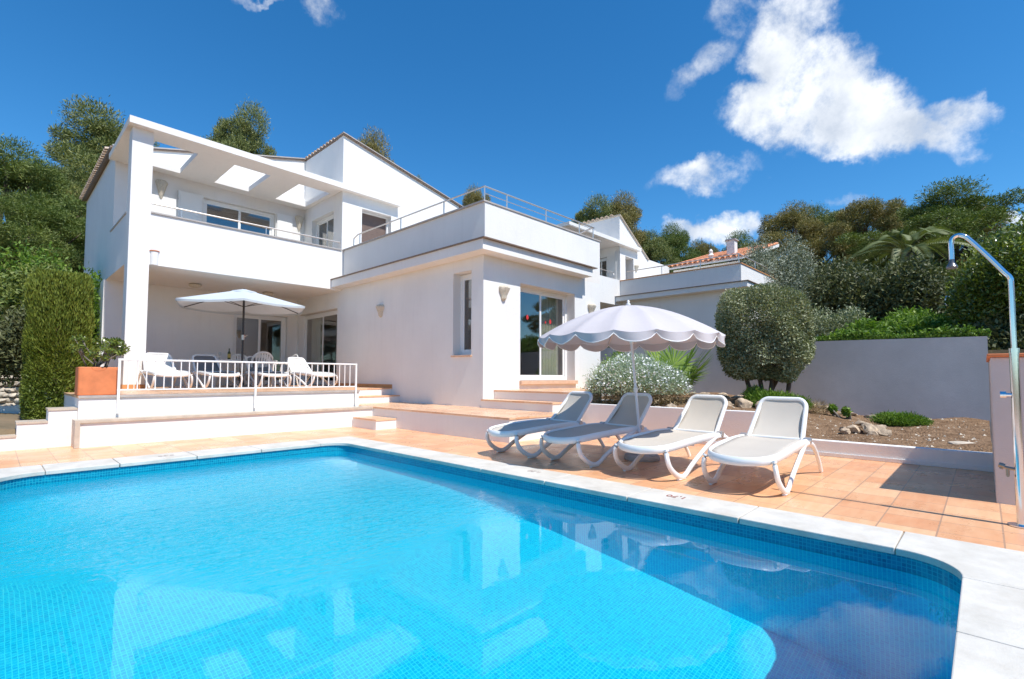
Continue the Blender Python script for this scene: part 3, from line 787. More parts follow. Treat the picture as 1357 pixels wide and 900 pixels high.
# --- openings
add_window(house,'sliding_door','y',7.93,8.33,10.42,.95,3.19,-1,curtain=(9.62,10.3),stick=((8.87,2.47,.05),(9.74,2.43,.05),(9.55,2.40,.03)))
mb=MB(); mb.box(8.30,10.46,7.60,7.93,.86,.945); mb.build('door_sill',SILL,house,bevel=.006)
add_window(house,'slot_window','x',7.38,8.05,8.67,1.515,3.36,-1,leaves=1)
mb=MB(); mb.box(7.13,7.38,8.02,8.70,1.475,1.512); mb.build('window_sill',SILL,house,bevel=.005)
add_window(house,'sliding_door','x',7.36,14.13,16.85,.76,3.09,-1,curtain=(16.0,16.7))
add_window(house,'sliding_door','y',17.14,5.2,6.85,.76,3.02,-1,stick=((5.55,2.3,.05),))
add_window(house,'balcony_window','y',16.62,4.14,6.2,4.86,6.29,-1,stick=((4.9,5.05,.07),))
add_window(house,'balcony_door','x',7.27,14.4,15.9,3.97,6.14,-1)
mb=MB(); 
for i in range(42): mb.box(7.785,8.825,14.12,14.15,3.96+i*.0545,3.96+i*.0545+.05)
mb.build('roller_shutter',SHUTTER,house)
mb=MB(); mb.box(8.785,8.829,14.06,14.118,3.96,6.24); mb.box(7.781,8.785,14.06,14.118,6.2,6.24); mb.build('shutter_track',ALU,house)
# open shutter leaves flat against the balcony wall
for x0,x1 in ((3.50,4.10),(6.23,6.72)):
    mb=MB(); mb.box(x0,x1,16.45,16.482,4.86,6.32); mb.box(x0+.05,x1-.05,16.443,16.449,4.93,6.25); mb.build('shutter',ALU,house,bevel=.005)
mb=MB(); mb.bar((3.47,16.44,6.3),(3.50,16.44,6.05),.02); mb.build('shutter_catch',STEEL,house)
# lamps, spout
shell_lamp(house,(7.67+.1,7.669,2.90),(0,-1,0)); shell_lamp(house,(11.14,7.669,2.86),(0,-1,0)); shell_lamp(house,(7.169,11.68,2.80),(-1,0,0))
shell_lamp(house,(3.10,16.499,6.25),(0,-1,0),'long'); shell_lamp(house,(6.95,16.499,6.15),(0,-1,0),'long')
for (x,y) in ((3.85,15.9),(5.8,15.9)):
    mb=MB(); mb.lathe([(.08,0),(.15,-.015),(.16,-.05),(.14,-.085),(.08,-.11),(.02,-.115)],(x,y,3.609),20); mb.build('ceiling_lamp',LAMPST,house,smooth=True)
mb=MB(); o=0; m=12
for z,r in ((0,.085),(-.02,.085),(-.32,.075)):
    for k in range(m+1):
        a=pi*k/m; mb.v.append((2.52+r*cos(a),13.861-r*.9*sin(a),3.92+z))
for i in range(2):
    for k in range(m): mb.f.append((i*(m+1)+k,(i+1)*(m+1)+k,(i+1)*(m+1)+k+1,i*(m+1)+k+1))
sp=mb.build('rain_spout',PLASTER,house,smooth=True)
mb=MB(); pts=[(2.52+.088*cos(pi*k/m),13.86-.08*sin(pi*k/m),3.925) for k in range(m+1)]; mb.tube(pts,.013,6); mb.build('spout_rim',CLAY,sp)
mb=MB(); mb.prism([(2.52+.078*cos(pi*k/m),13.858-.07*sin(pi*k/m)) for k in range(m+1)],'z',3.90,3.915); mb.build('spout_hollow',BLACKM,sp)
# steel rails
rail_steel(house,'balcony_rail',[(2.42,13.95,5.06),(7.12,13.95,5.06)],4.83,[(3.05,13.95,5.06),(6.9,13.95,5.06),(5.0,13.95,5.06)],r=.02)
pp=[(7.3,13.5,4.98),(7.3,13.1,5.2),(7.3,7.8,5.2),(11.3,7.8,5.2),(11.5,7.8,5.2)]
rr_=MB(); rr_.tube([(7.3,13.2,5.2),(7.3,7.79,5.2),(11.5,7.79,5.2)],.020,8); 
rr_.tube([(7.3,13.45,4.83),(7.3,13.45,5.12),(7.3,13.2,5.2)],.02,8); rr_.tube([(7.33,7.82,5.06),(11.5,7.82,5.06)],.008,6)
for (x,y) in ((7.3,13.1),(7.3,11.),(7.3,9.2),(7.3,7.79),(8.0,7.79),(9.4,7.79),(10.8,7.79),(11.45,7.79)): rr_.tube([(x,y,4.83),(x,y,5.19)],.015,8)
rr_.tube([(11.45,7.79,5.2),(11.45,8.25,5.12)],.024,8)
rr_.build('roof_terrace_rail',STEEL,house,smooth='auto')
# extra cap behind left side parapet (tube end)
mb=MB(); mb.tube([(2.12,14.3,4.86),(2.12,14.9,4.86)],.03,8); mb.build('side_rail',STEEL,house,smooth=True)
# ------------------------------------------------------------------ the neighbour's villa
nb=empty('neighbour_villa','second white villa with roof terrace further along behind the pool parasol','villa')
NX,NYF,NYG=18.64,6.28,11.3     # wing side plane, wing front plane, gable front plane
P2=PLASTER_N
mb=MB()
xs=[15.2,15.4,18.64,18.66,18.8,18.9,19.1,19.8,20.9,23.3]; ys=[6.28,6.5,11.3,11.5,11.85,11.95,12.75,14.0,14.3,20.]
zs=[.6,3.9,4.1,4.45,5.16,5.2,6.35,6.55]
def nsolid(x,y,z):
    if z<4.1:
        if x>18.64 and y<14: return True                      # wing
        return y>14.0 and x>15.2
    if z<4.45: return (x>18.64) or (y>11.3 and x>15.2)
    if x>18.64 and y<11.3: return z<5.16 and (x<18.8 or y<6.5 or x>20.9 and x>23.)
    if x<18.66 and y<11.5: return z<5.2 and 11.3<y
    if x<18.64 and y>14.0: return True
    if x>18.64 and 11.3<y:
        if y<11.85: return not(19.1<x<19.8 and z<6.35)
        if x<18.9: return not(11.95<y<12.75 and z<6.35)
        if y>14: return True
        return x>20.9
    return False
xs[xs.index(20.9)]=20.95
mb.cells(xs,ys,zs,nsolid)
NRZ=8.05; nsl=(6.62-NRZ)/(20.95-18.7)
def nzr(x): return NRZ+(x-18.7)*nsl
def nzl(x): return NRZ-(18.7-x)*.25
mb.prism([(18.64,6.55),(20.95,6.55),(20.95,nzr(20.95)),(18.7,NRZ),(18.64,NRZ)],'y',11.3,11.7)
mb.prism([(15.2,6.55),(18.64,6.55),(18.64,nzl(18.64)),(15.2,nzl(15.2))],'y',14.,14.25)
mb.box(18.64,18.9,11.7,14.,6.55,NRZ-.01)
mb.build('wall',P2,nb)
mb=MB(); mb.cells([18.25,18.639,23.6],[5.95,6.279,11.3],[4.24,4.43],lambda x,y,z:x<18.639 or y<6.279); mb.build('cornice',P2,nb)
mb=MB(); mb.cells([18.2,18.639,23.7],[5.9,6.279,11.3],[4.432,4.455],lambda x,y,z:x<18.639 or y<6.279); mb.build('cornice_edge',DARKCAP,nb)
mb=MB(); mb.cells([18.61,18.83,23.32],[6.25,6.52,11.3],[5.162,5.195],lambda x,y,z:x<18.83 or y<6.52); mb.build('parapet_coping',SKIRT,nb)
mb=MB(); mb.box(14.75,20.15,11.1,11.29,6.72,6.86); mb.box(14.75,18.63,11.3,14.0,6.72,6.858); mb.build('canopy_slab',CEIL,nb)
mb=MB(); mb.box(14.748,20.152,11.09,11.098,6.715,6.865); mb.build('canopy_fascia',P2,nb)
mb=MB(); mb.prism([(18.6,NRZ+.005),(21.15,nzr(21.15)+.005),(21.15,nzr(21.15)+.05),(18.6,NRZ+.05)],'y',11.24,20.); mb.prism([(14.9,nzl(14.9)),(18.7,nzl(18.7)),(18.7,nzl(18.7)+.05),(14.9,nzl(14.9)+.05)],'y',14.,20.)
nr=mb.build('roof',STONE,nb)
tile_roof('roof_tiles',nr,18.55,NRZ+.05,21.2,nzr(21.2)+.05,11.55,20.,ROOFPALE,pitch=.24,amp=.06)
tile_roof('roof_tiles',nr,18.66,nzl(18.6)+.05,14.8,nzl(14.8)+.05,14.1,20.,ROOFPALE,pitch=.24,amp=.06)
add_window(nb,'balcony_door','x',18.78,11.95,12.75,4.5,6.34,-1)
mb=MB(); mb.box(19.11,19.79,11.78,11.82,4.46,6.34); mb.build('roller_shutter',SHUTTER,nb)
shell_lamp(nb,(20.0,11.299,5.95),(0,-1,0))
mb=MB(); mb.tube([(15.6,11.4,5.5),(18.3,11.4,5.5)],.02,6); mb.tube([(18.3,11.4,5.22),(18.3,11.4,5.5)],.015,6); mb.build('balcony_rail',STEEL,nb,smooth=True)
mb=MB(); mb.tube([(18.72,11.0,5.55),(18.72,6.38,5.55),(23.2,6.38,5.55)],.022,6)
for x,y in ((18.72,11.),(18.72,9.4),(18.72,7.8),(18.72,6.38),(20.5,6.38),(22.2,6.38)): mb.tube([(x,y,5.19),(x,y,5.55)],.015,6)
mb.build('roof_terrace_rail',STEEL,nb,smooth='auto')
# higher part with the orange tiled roof and chimney, seen over the roof terrace parapet
mb=MB(); mb.box(22.3,27,7.55,10.6,4.4,6.1); mb.build('rear_wall',P2,nb)
NRT=m_plain('orange_roof_tile',(.60,.25,.12),.8,.25,5,bs=.3)
mb=MB(); mb.prism([(22.0,6.10),(22.0,6.17),(27.2,7.75),(27.2,7.6)],'y',7.3,10.7); mb.build('rear_eave',P2,nb)
tile_roof('rear_roof_tiles',nb,27.2,7.78,21.9,6.2,7.3,10.7,NRT,pitch=.24,amp=.07)
mb=MB(); mb.box(23.25,23.62,8.1,8.45,6.3,7.32); mb.build('chimney',P2,nb); mb=MB(); mb.box(23.2,23.67,8.05,8.5,7.322,7.38); mb.build('chimney_cap',GREYCAP,nb)
mb=MB(); mb.lathe([(.10,0),(.10,.2),(.14,.24),(.07,.34),(.09,.45),(.03,.55)],(22.6,8.92,6.35),12); mb.build('roof_vent',P2,nb,smooth='auto')
# low tiled garden wall showing just over the parasol
tw=empty('tiled_wall','low wall capped with curved clay tiles seen just above the pool parasol','garden wall')
mb=MB(); mb.box(14.6,14.85,8.3,10.9,.5,2.95); mb.build('wall',P2,tw)
tile_roof('tile_coping',tw,14.9,3.05,14.5,2.98,8.3,10.9,ROOFPALE,pitch=.26,amp=.07)
# ------------------------------------------------------------------ furniture
PLASTIC=m_plain('white_resin',(.80,.80,.79),.35,.03,5)
PLASTICW=m_plain('weathered_white_resin',(.74,.72,.69),.45,.06,6)
def m_sling(name,c):
    m,nt,out=mat(name); co=objco(nt)
    wv=N(nt,'ShaderNodeTexWave',wave_type='BANDS',bands_direction='X',Scale=70.,Distortion=0.); L(nt,co,wv.inputs['Vector'])
    wy=N(nt,'ShaderNodeTexWave',wave_type='BANDS',bands_direction='Y',Scale=70.,Distortion=0.); L(nt,co,wy.inputs['Vector'])
    h=N(nt,'ShaderNodeMath',operation='ADD'); L(nt,wv.outputs['Fac'],h.inputs[0]); L(nt,wy.outputs['Fac'],h.inputs[1])
    cc=ramp(nt,noise(nt,3,4,.6,co),[(.3,tuple(x*.92 for x in c)),(.7,c)])
    d=nt.nodes.new('ShaderNodeBsdfPrincipled'); L(nt,cc,d.inputs['Base Color']); d.inputs['Roughness'].default_value=.75; L(nt,bump(nt,h.outputs[0],.3,.002),d.inputs['Normal'])
    t=nt.nodes.new('ShaderNodeBsdfTranslucent'); t.inputs[0].default_value=(*c,1)
    mx=nt.nodes.new('ShaderNodeMixShader'); mx.inputs[0].default_value=.07; L(nt,d.outputs[0],mx.inputs[1]); L(nt,t.outputs[0],mx.inputs[2]); L(nt,mx.outputs[0],out.inputs[0]); return m
SLING=m_sling('taupe_mesh_sling',(.60,.545,.47)); SLINGW=m_sling('pale_mesh_sling',(.74,.72,.68)); SLINGG=m_sling('grey_mesh_sling',(.20,.20,.21))
def rounded(hw,u0,u1,rf,n=8):
    """outline of the back panel: rounded at the u1 end"""
    pts=[(u0,-hw[0])]
    for k in range(n+1):
        a=-pi/2+pi/2*k/n; pts.append((u1-rf+rf*cos(a),-hw[1]+rf+rf*sin(a)))
    for k in range(n+1):
        a=pi/2*k/n; pts.append((u1-rf+rf*cos(a),hw[1]-rf+rf*sin(a)))
    pts.append((u0,hw[0])); return pts
def make_lounger(sling,label,cat='sun lounger',group=None,back=None):
    root=empty('sun_lounger',label,cat,group)
    half=[(1.36,.325,.355),(1.1,.333,.378),(.75,.337,.372),(.4,.333,.352),(.17,.305,.330),(.05,.23,.315),(-.005,.11,.306),(-.02,0,.304)]
    path=[(u,-v,z) for u,v,z in half]+[(u,v,z) for u,v,z in half[-2::-1]]
    mb=MB(); mb.tube(smooth_path(path,5),.023,10,r2=.040); mb.build('frame',PLASTIC,root,smooth='auto')
    for s in (-1,1):
        mb=MB(); mb.tube(smooth_path([(.10,s*.318,.318),(.085,s*.335,.235),(.13,s*.342,.14),(.235,s*.346,.06),(.335,s*.348,.024),(.42,s*.348,.038),(.56,s*.346,.12),(.80,s*.344,.235),(1.02,s*.34,.325),(1.14,s*.335,.365)],4),.023,10,r2=.029); 
        mb.tube([(.27,s*.348,.006),(.40,s*.348,.006)],.02,8,r2=.008)
        mb.build('leg',PLASTIC,root,smooth='auto')
        mb=MB(); mb.tube(smooth_path([(1.06,s*.335,.35),(1.2,s*.345,.368),(1.36,s*.35,.345),(1.52,s*.352,.25),(1.66,s*.354,.12),(1.74,s*.356,.014)],4),.021,10,r2=.026); mb.build('leg',PLASTIC,root,smooth='auto')
        mb=MB(); mb.tube([(1.24,s*.30,.395),(1.24,s*.375,.395)],.03,12); mb.build('hinge',STEEL,root,smooth='auto')
    mb=MB(); mb.tube([(1.18,-.33,.335),(1.18,.33,.335)],.016,8); mb.build('stretcher',PLASTIC,root,smooth='auto')
    mb=MB(); mb.tube([(.62,-.335,.325),(.62,.335,.325)],.014,8); mb.build('stretcher',PLASTIC,root,smooth='auto')
    # seat sling
    mb=MB(); nu,nv=22,10
    for i in range(nu+1):
        u=.005+1.235*(i/nu)**1.15
        hw=.31*min(1,sqrt(max(.0,1-((.30-u)/.30)**2)) if u<.30 else 1)
        zz=.318+.065*min(1,u/.9)-(0 if u<.9 else .01*(u-.9))
        for j in range(nv+1):
            t=j/nv*2-1; mb.v.append((u,t*hw,zz+.022-.012*(1-t*t)))
    for i in range(nu):
        for j in range(nv): a=i*(nv+1)+j; mb.f.append((a,a+nv+1,a+nv+2,a+1))
    so_=mb.build('seat',sling,root,smooth=True); md=so_.modifiers.new('t','SOLIDIFY'); md.thickness=.006
    # back: curved slightly
    ang=radians(48); Lb=.56
    def B(u,v,w=0):
        bend=.05*sin(pi*min(1,u/Lb)); a=ang
        x=1.235+u*cos(a)-(w-bend)*sin(a)*1.; z=.385+u*sin(a)+(w-bend)*cos(a); return (x,v,z)
    out=rounded((.285,.255),0,Lb,.10)
    mb=MB(); mb.tube([B(u,v) for u,v in out],.025,10,r2=.024)
    bo=mb.build('backrest',PLASTIC,root,smooth='auto')
    mb=MB(); mb.tube([B(.02,-.29),B(.02,.29)],.016,8); mb.tube([(1.30,-.28,.42),(1.52,-.30,.30)],.012,6); mb.tube([(1.30,.28,.42),(1.52,.30,.30)],.012,6); mb.build('prop',PLASTIC,bo,smooth='auto')
    mb=MB(); nu,nv=16,10
    for i in range(nu+1):
        u=Lb*i/nu
        if u>Lb-.10: hw=.255-.10+sqrt(max(0,.10**2-(u-(Lb-.10))**2))
        else: hw=.283-.026*u/Lb
        for j in range(nv+1):
            t=j/nv*2-1; mb.v.append(B(u,t*hw,.01-.008*(1-t*t)))
    for i in range(nu):
        for j in range(nv): a=i*(nv+1)+j; mb.f.append((a,a+nv+1,a+nv+2,a+1))
    s2=mb.build('back_sling',back or sling,bo,smooth=True); md=s2.modifiers.new('t','SOLIDIFY'); md.thickness=.006
    return root
G1='white framed loungers in a row along the pool'
pl=make_lounger(SLING,'white lounger with taupe sling nearest the shower, fully in the sun',group=G1)
spots=[((4.60,1.635,0),1,'white lounger with taupe sling nearest the shower, fully in the sun'),
       ((4.59,2.62,0),-4,'sunlit white lounger with taupe sling, just right of the pool parasol pole'),
       ((4.585,3.68,0),-7,'white lounger with its whole sling shaded by the pool parasol, left of the pole'),
       ((4.56,4.62,0),-7,'white lounger nearest the terrace steps, its backrest half in parasol shade')]
for i,(loc,rz,lb) in enumerate(spots):
    o=pl if i==0 else copy_tree(pl)
    o.location=loc; o.rotation_euler=(0,0,radians(rz)); o.scale=(1,.93,1); o['label']=lb
G2='white loungers behind the terrace railing'
tl=make_lounger(SLINGW,'x',group=G2); tg=make_lounger(SLINGG,'x',group=G2)
tsp=[(tl,(2.64,12.20,.745),90,'pale lounger beside the tall column, leftmost behind the terrace railing'),
     (tg,(3.68,12.35,.745),92,'grey backed lounger on the terrace, just left of the dark parasol pole'),
     (None,(4.82,12.45,.745),88,'grey backed lounger on the terrace, just right of the dark parasol pole'),
     (None,(6.08,12.45,.745),96,'pale lounger nearest the terrace side door, rightmost behind the railing')]
for i,(src,loc,rz,lb) in enumerate(tsp):
    o=src if src is not None else copy_tree(tg if i==2 else tl)
    o.location=loc; o.rotation_euler=(0,0,radians(rz)); o['label']=lb
# --- pool parasol
def m_cloth(name,c,tr=.35):
    m,nt,out=mat(name); co=objco(nt)
    cc=ramp(nt,noise(nt,2.5,5,.6,co),[(.3,tuple(x*.93 for x in c)),(.7,c)])
    d=nt.nodes.new('ShaderNodeBsdfDiffuse'); L(nt,cc,d.inputs[0]); L(nt,bump(nt,noise(nt,6,5,.6,co),.35,.02),d.inputs['Normal'])
    t=nt.nodes.new('ShaderNodeBsdfTranslucent'); t.inputs[0].default_value=(c[0]*.95,c[1]*.78,c[2]*.76,1)
    mx=nt.nodes.new('ShaderNodeMixShader'); mx.inputs[0].default_value=tr; L(nt,d.outputs[0],mx.inputs[1]); L(nt,t.outputs[0],mx.inputs[2]); L(nt,mx.outputs[0],out.inputs[0]); return m
CLOTH=m_cloth('lilac_white_parasol_cloth',(.56,.53,.545),.09); CLOTH2=m_cloth('blue_white_parasol_cloth',(.52,.585,.63),.12)
ps=empty('parasol','pale lilac round parasol with scalloped edge and white pole by the loungers','parasol',loc=(5.75,3.19,0))
DX,DY=-.40,-.06
ZT=1.915; RC=1.09
mb=MB(); ng=16; ns=8; nr_=12
def cz(r,ph):
    q=(ph*ng/(2*pi))%1; sag=.028*sin(pi*q)*(r/RC)
    return ZT-.34*(r/RC)**1.9-.05*(r/RC)-sag
N_=ng*ns
for i in range(nr_+1):
    r=.02+(RC-.02)*i/nr_
    for k in range(N_):
        ph=2*pi*k/N_; q=(k%ns)/ns; rr=r*(1-.018*sin(pi*q)*(r/RC)); mb.v.append((DX+rr*cos(ph),DY+rr*sin(ph),cz(r,ph)))
for i in range(nr_):
    for k in range(N_): mb.f.append((i*N_+k,i*N_+(k+1)%N_,(i+1)*N_+(k+1)%N_,(i+1)*N_+k))
cn=mb.build('canopy',CLOTH,ps,smooth=True)
mb=MB()   # scalloped valance
for i in range(3):
    for k in range(N_+0):
        ph=2*pi*k/N_; q=(k%ns)/ns; dp=.032+.062*sqrt(max(0,sin(pi*q)))
        rr=RC*(1-.018*sin(pi*q))+.012*i*sin(2*pi*q+ k*.05); mb.v.append((DX+rr*cos(ph),DY+rr*sin(ph),cz(RC,ph)-.001-dp*i/2))
for i in range(2):
    for k in range(N_): mb.f.append((i*N_+k,i*N_+(k+1)%N_,(i+1)*N_+(k+1)%N_,(i+1)*N_+k))
mb.build('valance',CLOTH,cn,smooth=True)
mb=MB(); e=[]
for k in range(N_):
    ph=2*pi*k/N_; q=(k%ns)/ns; dp=.032+.062*sqrt(max(0,sin(pi*q))); rr=RC*(1-.018*sin(pi*q))+.024*sin(2*pi*q+k*.05); e.append((DX+rr*cos(ph),DY+rr*sin(ph),cz(RC,ph)-.001-dp))
mb.tube(e,.005,5,closed=True); mb.build('piping',PLASTIC,cn,smooth=True)
mb=MB(); mb.tube([(0,0,.03),(DX*.2,DY*.2,ZT*.2),(DX,DY,ZT)],.017,12); mb.tube([(0,0,.02),(DX*.2,DY*.2,ZT*.2)],.022,12); mb.build('pole',m_plain('white_painted_steel',(.72,.72,.76),.3,.03,8),ps,smooth='auto')
mb=MB(); mb.tube([(DX*.45,DY*.45,ZT*.45),(DX*.475,DY*.475,ZT*.475)],.027,12); mb.tube([(DX*.76,DY*.76,ZT*.76),(DX*.78,DY*.78,ZT*.78)],.024,12); mb.build('collar',PLASTIC,ps,smooth='auto')
mb=MB(); mb.lathe([(.02,0),(.03,.02),(.012,.045),(.018,.06),(.004,.075)],(DX,DY,ZT-.005),12); mb.build('finial',PLASTIC,ps,smooth=True)
for k in range(8):
    ph=2*pi*(k*2)/16; mb=MB()
    mb.tube([(DX+r*cos(ph),DY+r*sin(ph),cz(r,ph)-.012) for r in (.03,.35,.7,.9,RC)],.006,6)
    mb.tube([(DX*.8,DY*.8,ZT*.8),(DX+.55*cos(ph),DY+.55*sin(ph),cz(.55,ph)-.02)],.005,6)
    mb.build('rib',STEEL,ps,smooth='auto')
mb=MB(); mb.lathe([(.02,0.),(.22,.0),(.225,.03),(.21,.06),(.05,.075),(.035,.25),(.02,.25)],(0,0,0),28); mb.build('base',m_plain('grey_concrete_base',(.42,.40,.39),.8,.15,10),ps,smooth='auto')
# --- terrace parasol
tp=empty('parasol','light blue-white parasol on a dark pole standing among the terrace furniture','parasol',loc=(4.22,13.1,.74))
ns=6; RT=1.52; ZP=2.42
def tz(r): return ZP-.42*(r/RT)
mb=MB(); rot=radians(12)
V=[(0,0,ZP)]
def hexp(r,k,t):
    a0=rot+2*pi*k/6; a1=rot+2*pi*(k+1)/6; x=(cos(a0)*(1-t)+cos(a1)*t)*r; y=(sin(a0)*(1-t)+sin(a1)*t)*r; sag=.035*sin(pi*t)*(r/RT); return (x,y,tz(r)-sag)
for i in range(9):
    r=.24+(RT-.24)*i/8
    for k in range(6):
        for t in range(6): mb.v.append(hexp(r,k,t/6))
for i in range(8):
    for k in range(36): mb.f.append((i*36+k,i*36+(k+1)%36,(i+1)*36+(k+1)%36,(i+1)*36+k))
c2=mb.build('canopy',CLOTH2,tp,smooth=True)
mb=MB()
for k in range(36): mb.v.append(tuple(np.array(hexp(RT,k//6,(k%6)/6))))
for k in range(36): p=hexp(RT,k//6,(k%6)/6); mb.v.append((p[0],p[1],p[2]-.05))
for k in range(36): mb.f.append((k,(k+1)%36,36+(k+1)%36,36+k))
mb.build('hem',CLOTH2,c2,smooth=True)
mb=MB(); mb.lathe([(.29,-.03),(.28,.0),(.05,.06),(.0,.06)],(0,0,ZP-.06),18,cap=False); mb.build('vent',CLOTH2,c2,smooth=True)
mb=MB(); mb.tube([(0,0,0.02),(0,0,ZP+.02)],.024,12); mb.tube([(0,0,.0),(0,0,.35)],.032,12); mb.build('pole',BLACKM,tp,smooth='auto')
mb=MB(); mb.tube([(0.02,0,1.25),(.10,-.03,1.30)],.01,6); mb.tube([(0,0,1.18),(0,0,1.30)],.034,10); mb.build('crank',STEEL,tp,smooth='auto')
for k in range(6):
    a=rot+2*pi*k/6; mb=MB(); mb.tube([(.03*cos(a),.03*sin(a),tz(.05)-.03),(RT*.98*cos(a),RT*.98*sin(a),tz(RT*.98)-.02)],.010,6); mb.tube([(.03*cos(a),.03*sin(a),ZP-.42),(.72*cos(a),.72*sin(a),tz(.72)-.03)],.008,6); mb.build('rib',BLACKM,tp,smooth='auto')
mb=MB(); mb.lathe([(.03,0),(.27,0),(.27,.05),(.06,.09),(.04,.3),(.03,.3)],(0,0,0),20); mb.build('base',BLACKM,tp,smooth='auto')
# --- dining set under the balcony
dt=empty('dining_table','white dining table laid for a meal under the terrace ceiling','table',loc=(4.75,14.9,.74))
mb=MB(); mb.prism(round_rect(-.85,.85,-.48,.48,(.12,)*4,5),'z',.70,.735); mb.build('table_top',PLASTIC,dt,bevel=.006)
for sx_,sy_ in ((-1,-1),(1,-1),(1,1),(-1,1)):
    mb=MB(); mb.tube([(sx_*.68,sy_*.36,.70),(sx_*.74,sy_*.40,.0)],.03,10); mb.build('leg',PLASTIC,dt,smooth='auto')
def make_chair(label,group):
    r=empty('garden_chair',label,'chair',group)
    mb=MB(); nv,nu=10,10
    for i in range(nu+1):
        for j in range(nv+1):
            u,v=i/nu,j/nv*2-1; mb.v.append((v*(.22+.02*u),-.22+.44*u,.43-.02*sin(pi*u)-.012*(1-v*v)))
    for i in range(nu):
        for j in range(nv): a=i*(nv+1)+j; mb.f.append((a,a+1,a+nv+2,a+nv+1))
    o=mb.build('seat',PLASTICW,r,smooth=True); md=o.modifiers.new('t','SOLIDIFY'); md.thickness=.02
    # back: frame arch with slats
    def bk(v,h): return (v,.20+.10*h/.5+.05*(1-(v/.28)**2)*.6,.43+h)
    arch=[bk(-.25,.0),bk(-.27,.2),bk(-.24,.36),bk(-.14,.46),bk(0,.49),bk(.14,.46),bk(.24,.36),bk(.27,.2),bk(.25,.0)]
    mb=MB(); mb.tube(smooth_path(arch,4),.018,8,r2=.028); 
    for v in (-.17,-.102,-.034,.034,.102,.17): 
        hh=.49-.9*(v*v)*2.2; mb.bar(bk(v*.9,.0),bk(v,hh),.045,.012,up=(0,1,0))
    mb.build('backrest',PLASTICW,r,smooth='auto')
    for s in (-1,1):
        mb=MB(); mb.tube(smooth_path([(s*.27,.27,.64),(s*.29,.1,.66),(s*.29,-.14,.655),(s*.275,-.2,.60),(s*.25,-.22,.42)],3),.02,8,r2=.014); mb.build('armrest',PLASTICW,r,smooth='auto')
        for yy,y2 in ((-.2,-.25),(.21,.30)):
            mb=MB(); mb.tube([(s*.22,yy,.43),(s*.265,y2,0)],[.028,.02],8); mb.build('leg',PLASTICW,r,smooth='auto')
    return r
G3='white garden chairs round the terrace dining table'
ch=make_chair('x',G3)
for i,(x,y,rz,lb) in enumerate([(4.30,15.65,5,'white chair behind the dining table, under the ceiling lamps, left of the bottle'),
      (5.02,15.62,-4,'white chair right behind the dark parasol pole at the far side of the table'),(5.62,15.55,-6,'white chair in front of the rear sliding door, right end of the far side'),
      (4.95,14.12,183,'white chair on the pool side of the table, right of the dark pole'),(5.95,14.9,-88,'white chair at the right end of the dining table')]):
    o=ch if i==0 else copy_tree(ch)
    o.location=(x,y,.742); o.rotation_euler=(0,0,radians(rz)); o['label']=lb
BOT=m_plain('dark_green_bottle_glass',(.05,.06,.02),.1,.05,5); LBL=m_plain('gold_label',(.55,.40,.10),.5,.1,8)
b=empty('wine_bottle','dark bottle with a gold label standing on the dining table','bottle',loc=(4.42,14.75,1.478))
mb=MB(); mb.lathe([(.036,0),(.038,.02),(.038,.17),(.03,.2),(.014,.24),(.014,.29),(.017,.30),(.0,.30)],(0,0,0),16); mb.build('glass_body',BOT,b,smooth='auto')
mb=MB(); mb.lathe([(.0392,.05),(.0392,.15)],(0,0,0),16,cap=False); mb.build('bottle_label',LBL,b,smooth=True)
WINE=m_glass('clear_glass',(.9,.92,.92),1.45)
def goblet(x,y,lb,first=[None]):
    if first[0] is None:
        mb=MB(); mb.lathe([(.032,0),(.006,.008),(.005,.08),(.03,.11),(.038,.15),(.033,.19)],(0,0,0),16,cap=False); o=mb.build('wine_glass',WINE,None,smooth=True); first[0]=o
    else: o=first[0].copy(); COL.objects.link(o)
    o.location=(x,y,1.478); tag(o,lb,'glass','wine glasses on the terrace table')
for i,(x,y) in enumerate([(4.15,14.6),(4.75,14.6),(5.2,14.62),(4.85,15.15)]): goblet(x,y,'clear stemmed glass standing on the white dining table')
pf=None
for i,(x,y) in enumerate([(4.1,14.75),(4.9,14.72),(5.35,14.75)]):
    if pf is None:
        mb=MB(); mb.lathe([(.0,.0),(.08,.0),(.13,.018),(.128,.024),(.078,.008),(.0,.007)],(0,0,0),22,cap=False); pf=mb.build('plate',PLASTIC,None,smooth=True); o=pf
    else: o=pf.copy(); COL.objects.link(o)
    o.location=(x,y,1.4765); tag(o,'white round plate laid on the terrace dining table','plate','plates on the terrace table')
# --- terrace railing
rl=empty('railing','low white metal railing with thin bars along the terrace edge','railing',loc=(0,0,0))
WP=m_plain('white_painted_iron',(.80,.79,.77),.35,.04,10)
yr=9.755
mb=MB(); mb.box(1.36,5.42,yr-.016,yr+.016,1.28,1.31); mb.build('top_rail',WP,rl,bevel=.004)
mb=MB(); mb.box(1.36,5.42,yr-.012,yr+.012,.81,.833); mb.build('bottom_rail',WP,rl,bevel=.003)
for x in (1.38,3.38,5.40):
    mb=MB(); mb.box(x-.018,x+.018,yr-.0165,yr+.0165,.455,1.279); mb.build('post',WP,rl,bevel=.004)
x=1.38+.115
while x<5.33:
    if abs(x-3.38)>.05:
        mb=MB(); mb.box(x-.0075,x+.0075,yr-.0075,yr+.0075,.833,1.28); mb.build('bar',WP,rl)
    x+=.1176
